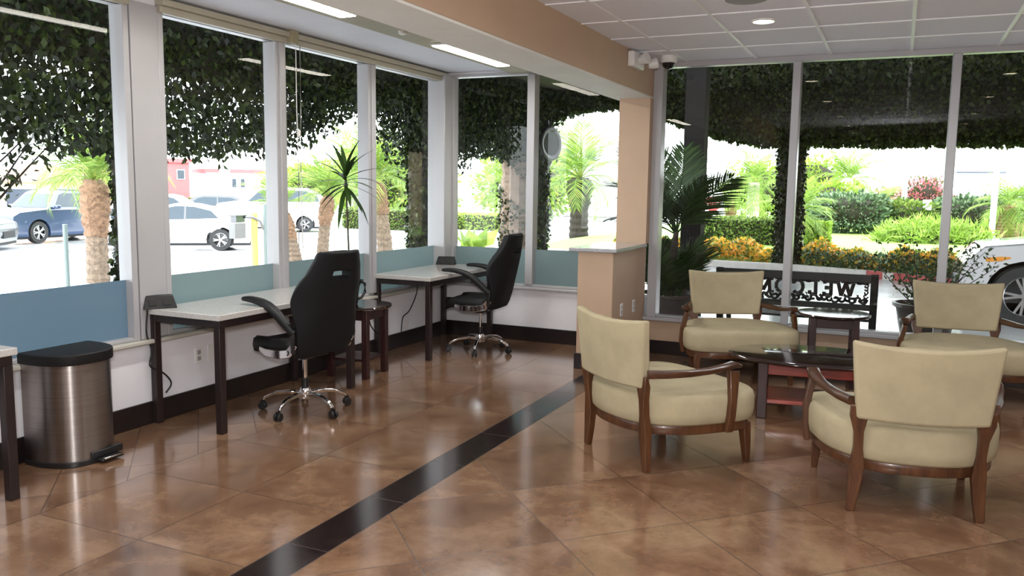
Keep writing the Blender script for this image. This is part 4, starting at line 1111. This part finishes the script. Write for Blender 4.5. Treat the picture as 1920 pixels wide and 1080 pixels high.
# round sign on the ivy column
t = thing('round_sign', 'round black rimmed sign projecting from the ivy column in the corner window', 'sign', (-7.58, 18.5, 2.64))
mx = Matrix.Rotation(math.radians(74), 4, 'Z') @ Matrix.Rotation(PI / 2, 4, 'X')
MB().lathe([(.36, -.06), (.40, -.04), (.40, .04), (.36, .06), (.28, .035), (.28, -.035)], 36, mx).build('rim', M['iron'], t, ang=50)
MB().lathe([(0, -.035), (.29, -.03), (.29, .03), (0, .035)], 36, mx, cap=False).build('face', M['pale'], t)
MB().bar([(-.05, 0, .40), (-.05, 0, .52), (-.40, .2, .52)], .04, .04).tube([(0, 0, .38), (0, 0, .60)], .02, 6).build('bracket', M['iron'], t)

# ---- bollard group in the lot
t = thing('yellow_bollard', 'yellow bollard in front of the white sedan', 'bollard', (-14.9, 16.63, -.45))
MB().lathe([(.085, 0), (.085, 1.28), (.07, 1.33), (0, 1.35)], 18).build('post', M['yellow'], t)
t = thing('charger_post', 'grey post with a curved arm and box beside the yellow bollard', 'post', (-14.72, 16.83, -.45))
MB().tube([(0, 0, 0), (0, 0, 1.55)], .045, 10).build('post', M['greypost'], t)
MB().tube([(-.02, -.03, .9), (-.05, -.12, 1.12), (-.12, -.3, 1.22), (-.2, -.5, 1.23)], .035, 8).build('arm', M['boxgrey'], t)
MB().box(-.42, -.22, -.78, -.48, 1.10, 1.27).box(-.46, -.18, -.82, -.46, 1.25, 1.29).build('head', M['cgrey'], t, bev=.01)
MB().box(-.42, -.22, -.84, -.46, .70, 1.08).build('box', M['boxgrey'], t, bev=.01)
t = thing('grey_post', 'thin grey post standing before the shaggy palm trunk', 'post', (-12.6, 9.55, -.45))
MB().tube([(0, 0, 0), (0, 0, 1.35)], .04, 10).build('post', M['greypost'], t); MB().lathe([(.07, 0), (.07, .03), (.04, .05)], 12).build('foot', M['greypost'], t)
t = thing('white_pole', 'white pole behind the white sedan', 'pole', (-40, 42.0, -.45))
MB().tube([(0, 0, 0), (0, 0, 4.5)], .35, 12).build('pole', M['globe'], t); MB().box(-.5, .5, -.5, .5, 0, .5).build('foot', M['globe'], t)

# ---- cars
def car(name, label, loc, rz, L, H, W, paint, style='sedan', rim='alloy', wr=.335, nose=.92):
    """x forward; y left"""
    t = thing(name, label, 'car' if style != 'pickup' else 'truck', loc, rz)
    fx, rx = L * .5 - nose, -L * .5 + .98
    if style == 'pickup': fx, rx = L * .5 - .95, -L * .5 + 1.25
    zb = .24; belt = H * .63; hood = H * .60
    if style == 'sedan':
        topc = [(L / 2 - .02, .50), (L / 2 - .10, .68), (L / 2 - .45, hood * .93), (L / 2 - 1.25, hood * 1.05), (-.5, belt * 1.02), (-L / 2 + .75, belt * 1.06), (-L / 2 + .12, belt * 1.02), (-L / 2 + .02, belt * .85), (-L / 2 + .05, .45)]
        roofp = [(L / 2 - 1.28, hood * 1.02), (L / 2 - 2.0, H * .93), (L / 2 - 2.4, H), (-L / 2 + 1.75, H * .985), (-L / 2 + 1.2, H * .9), (-L / 2 + .55, belt * 1.02)]
        side = [(L / 2 - 1.62, belt * 1.03), (L / 2 - 2.1, H * .90), (L / 2 - 2.45, H * .95), (-L / 2 + 1.75, H * .935), (-L / 2 + 1.25, H * .85), (-L / 2 + 1.02, belt * 1.1)]
    elif style == 'suv':
        topc = [(L / 2 - .02, .50), (L / 2 - .06, .80), (L / 2 - .30, hood * 1.04), (L / 2 - 1.2, hood * 1.15), (-.5, belt * 1.05), (-L / 2 + .3, belt * 1.08), (-L / 2 + .05, belt), (-L / 2 + .02, .5)]
        roofp = [(L / 2 - 1.15, hood * 1.1), (L / 2 - 1.9, H * .95), (L / 2 - 2.3, H), (-L / 2 + .8, H * .98), (-L / 2 + .25, H * .85), (-L / 2 + .08, belt)]
        side = [(L / 2 - 1.5, belt * 1.06), (L / 2 - 2.0, H * .90), (L / 2 - 2.3, H * .94), (-L / 2 + .9, H * .92), (-L / 2 + .45, H * .82), (-L / 2 + .35, belt * 1.08)]
    else:
        topc = [(L / 2 - .02, .50), (L / 2 - .04, .92), (L / 2 - .25, H * .60), (L / 2 - 1.35, H * .66), (L / 2 - 1.4, H * .64), (-L / 2 + .1, H * .64), (-L / 2 + .02, H * .62), (-L / 2 + .02, .5)]
        roofp = [(L / 2 - 1.38, H * .64), (L / 2 - 1.95, H * .95), (L / 2 - 2.2, H), (L / 2 - 3.2, H * .985), (L / 2 - 3.45, H * .95), (L / 2 - 3.5, H * .63)]
        side = [(L / 2 - 1.7, H * .68), (L / 2 - 2.05, H * .92), (L / 2 - 2.25, H * .95), (L / 2 - 3.15, H * .94), (L / 2 - 3.3, H * .9), (L / 2 - 3.32, H * .68)]
    def arch(cx):
        R_ = wr + .075
        a0 = math.asin(max(-1, min(1, (zb - wr) / R_)))
        return [(cx + R_ * math.cos(a), wr + R_ * math.sin(a)) for a in np.linspace(PI - a0, a0, 14)]
    out = [(-L / 2 + .12, zb)] + arch(rx) + arch(fx) + [(L / 2 - .10, zb)] + topc
    zc = .6; rings = []
    def tap(x, e):      # plan view taper of nose and tail
        q = abs(x) / (L / 2); return 1 - e * max(0, q - .72) ** 2 * 4
    for s, ins, sh in ((-1, 0, .955), (-1, .03, .985), (-1, .10, 1), (1, .10, 1), (1, .03, .985), (1, 0, .955)):
        rings.append([(x, s * (W / 2 - ins) * tap(x, .35), zc + (z - zc) * sh if z > zc else z) for x, z in out])
    MB().loft(rings).build('body', M[paint], t, ang=28)
    def yh(z): return W / 2 - .06 - max(0, z - belt) * .36
    rr2 = [[(x, s * yh(z) * k, z) for x, z in roofp] for s, k in ((-1, 1), (-1, .93), (1, .93), (1, 1))]
    cab = MB().loft(rr2).build('cabin', M[paint], t, ang=28)
    for s in (-1, 1):
        MB().loft([[(x, s * (yh(z) + .006), z) for x, z in side], [(x, s * (yh(z) - .03), z) for x, z in side]]).build('side_window', M['cglass'], cab)
        m1 = len(side) // 2
        xm = (side[2][0] + side[3][0]) / 2
        MB().loft([[(xm + dx, s * (yh(z) + .011), z) for dx, z in ((-.03, belt * 1.05), (.03, belt * 1.05), (.03, H * .945), (-.03, H * .945))], [(xm + dx, s * (yh(z) - .02), z) for dx, z in ((-.03, belt * 1.05), (.03, belt * 1.05), (.03, H * .945), (-.03, H * .945))]]).build('door_pillar', M['cgrey'], cab)
        MB().box(side[0][0] - .05, side[0][0] + .10, s * (W / 2 - .03), s * (W / 2 + .14), belt * 1.03, belt * 1.03 + .13).build('wing_mirror', M[paint], t, bev=.03)
    def pane(i, j, nm):
        a, b_ = Vector((roofp[i][0], 0, roofp[i][1])), Vector((roofp[j][0], 0, roofp[j][1]))
        p, q = a.lerp(b_, .10), a.lerp(b_, .94); nrm = Vector((-(b_ - a).z, 0, (b_ - a).x)).normalized()
        if nrm.z < 0: nrm = -nrm
        v = []
        for off in (-.02, .008):
            for pt in (p, q):
                for s in (-1, 1): v.append(tuple(pt + nrm * off + Vector((0, s * (yh(pt.z) - .1), 0))))
        MB().loft([[v[0], v[1], v[3], v[2]], [v[4], v[5], v[7], v[6]]]).build(nm, M['cglass'], cab)
    pane(0, 1, 'windshield'); pane(5, 4, 'rear_window')
    for cx in (fx, rx):
        for s in (-1, 1):
            mx = Matrix.Translation((cx, s * (W / 2 - .12), wr)) @ Matrix.Rotation(-s * PI / 2, 4, 'X')
            wl_ = MB().lathe([(wr * .66, -.11), (wr * .97, -.11), (wr, -.07), (wr, .07), (wr * .97, .11), (wr * .66, .11), (wr * .64, .05)], 32, mx, cap=False).build('wheel', M['rubber'], t)
            rm = MB().lathe([(wr * .66, .10), (wr * .62, .112), (wr * .60, .09)], 32, mx, cap=False).lathe([(0, .10), (.05, .10), (.06, .06)], 16, mx, cap=False)
            for k in range(5):
                for da in (-.16, .16):
                    a = k * 2 * PI / 5; rm.bar([(.03 * math.cos(a), .03 * math.sin(a), .092), (wr * .63 * math.cos(a + da), wr * .63 * math.sin(a + da), .098)], .032, .02, mx, up=(0, 0, 1))
            rm.build('rim', M[rim], wl_)
            MB().lathe([(0, .02), (wr * .64, .02)], 24, mx, cap=False).build('brake_disc', M['cgrey'], wl_)
    for s in (-1, 1):
        MB().loft([[(L / 2 - .06, s * (W / 2 - .30), .70), (L / 2 - .04, s * (W / 2 - .30), .60), (L / 2 - .42, s * (W / 2 - .015), .72), (L / 2 - .52, s * (W / 2 - .02), .80)],
                   [(L / 2 - .20, s * (W / 2 - .34), .72), (L / 2 - .20, s * (W / 2 - .34), .62), (L / 2 - .45, s * (W / 2 - .07), .74), (L / 2 - .52, s * (W / 2 - .07), .80)]]).build('headlight', M['lens'], t)
        MB().box(-L / 2 - .005, -L / 2 + .12, s * (W / 2 - .05) - s * .30, s * (W / 2 - .09), .70, .84).build('tail_light', M['tail'], t)
    MB().box(-L / 2 + .1, L / 2 - .1, -W / 2 + .1, W / 2 - .1, .16, .30).build('underbody', M['rubber'], t)
    if style == 'pickup':
        MB().box(L / 2 - .12, L / 2 + .06, -W / 2 + .05, W / 2 - .05, .42, .62).build('bumper', M[paint], t, bev=.03)
        MB().box(-L / 2 + .1, L / 2 - 3.55, -W / 2 + .12, W / 2 - .12, H * .55, H * .645).build('bed_floor', M['rubber'], t)
    else:
        MB().box(L / 2 - .14, L / 2 - .005, -W / 2 + .45, W / 2 - .45, .36, .56).build('grille', M['rubber'], t)
    return t
import mathutils
def heading(dx, dy): return math.atan2(dy, dx)
sedan = car('sedan_car', 'white sedan parked just outside the middle left window behind the yellow bollard', (-20.6, 19.55, -.45), heading(-.80, -.60), 4.7, 1.44, 1.82, 'cwhite')
pk = car('pickup_truck', 'dark blue pickup truck in the leftmost window', (-27.05, 20.25, -.45), heading(.14, -.99), 5.3, 1.75, 1.85, 'cblue', 'pickup', wr=.37)
car('hatchback_car', 'charcoal car cut off by the left edge of the picture', (-25.9, 15.2, -.45), heading(.80, .60), 4.3, 1.42, 1.8, 'cgrey', 'suv')
car('suv_car', 'white SUV parked behind the white sedan', (-27.0, 25.3, -.45), heading(.80, .60), 4.5, 1.62, 1.85, 'cwhite', 'suv')
car('compact_car', 'dark car whose roof shows behind the white sedan', (-31.5, 31.5, -.45), heading(-.7, -.7), 4.4, 1.5, 1.8, 'cgrey', 'suv')
car('van', 'white van behind the leaning palm trunk', (-25.3, 29.2, -.45), heading(-.72, -.69), 4.9, 1.95, 1.9, 'cwhite', 'suv')
near = car('crossover_car', 'white car at the far right window with only its nose and front wheel in view', (3.15, 13.55, -.12), PI, 4.8, 1.66, 1.86, 'csilver', 'suv', wr=.40, nose=.80)
for s in (-1, 1):
    MB().bar([(2.08, s * .90, .86), (1.92, s * .925, .88), (1.80, s * .93, .90)], [.02, .02, .01], [.05, .06, .02]).build('turn_lamp', M['amber'], near, bev=.004)
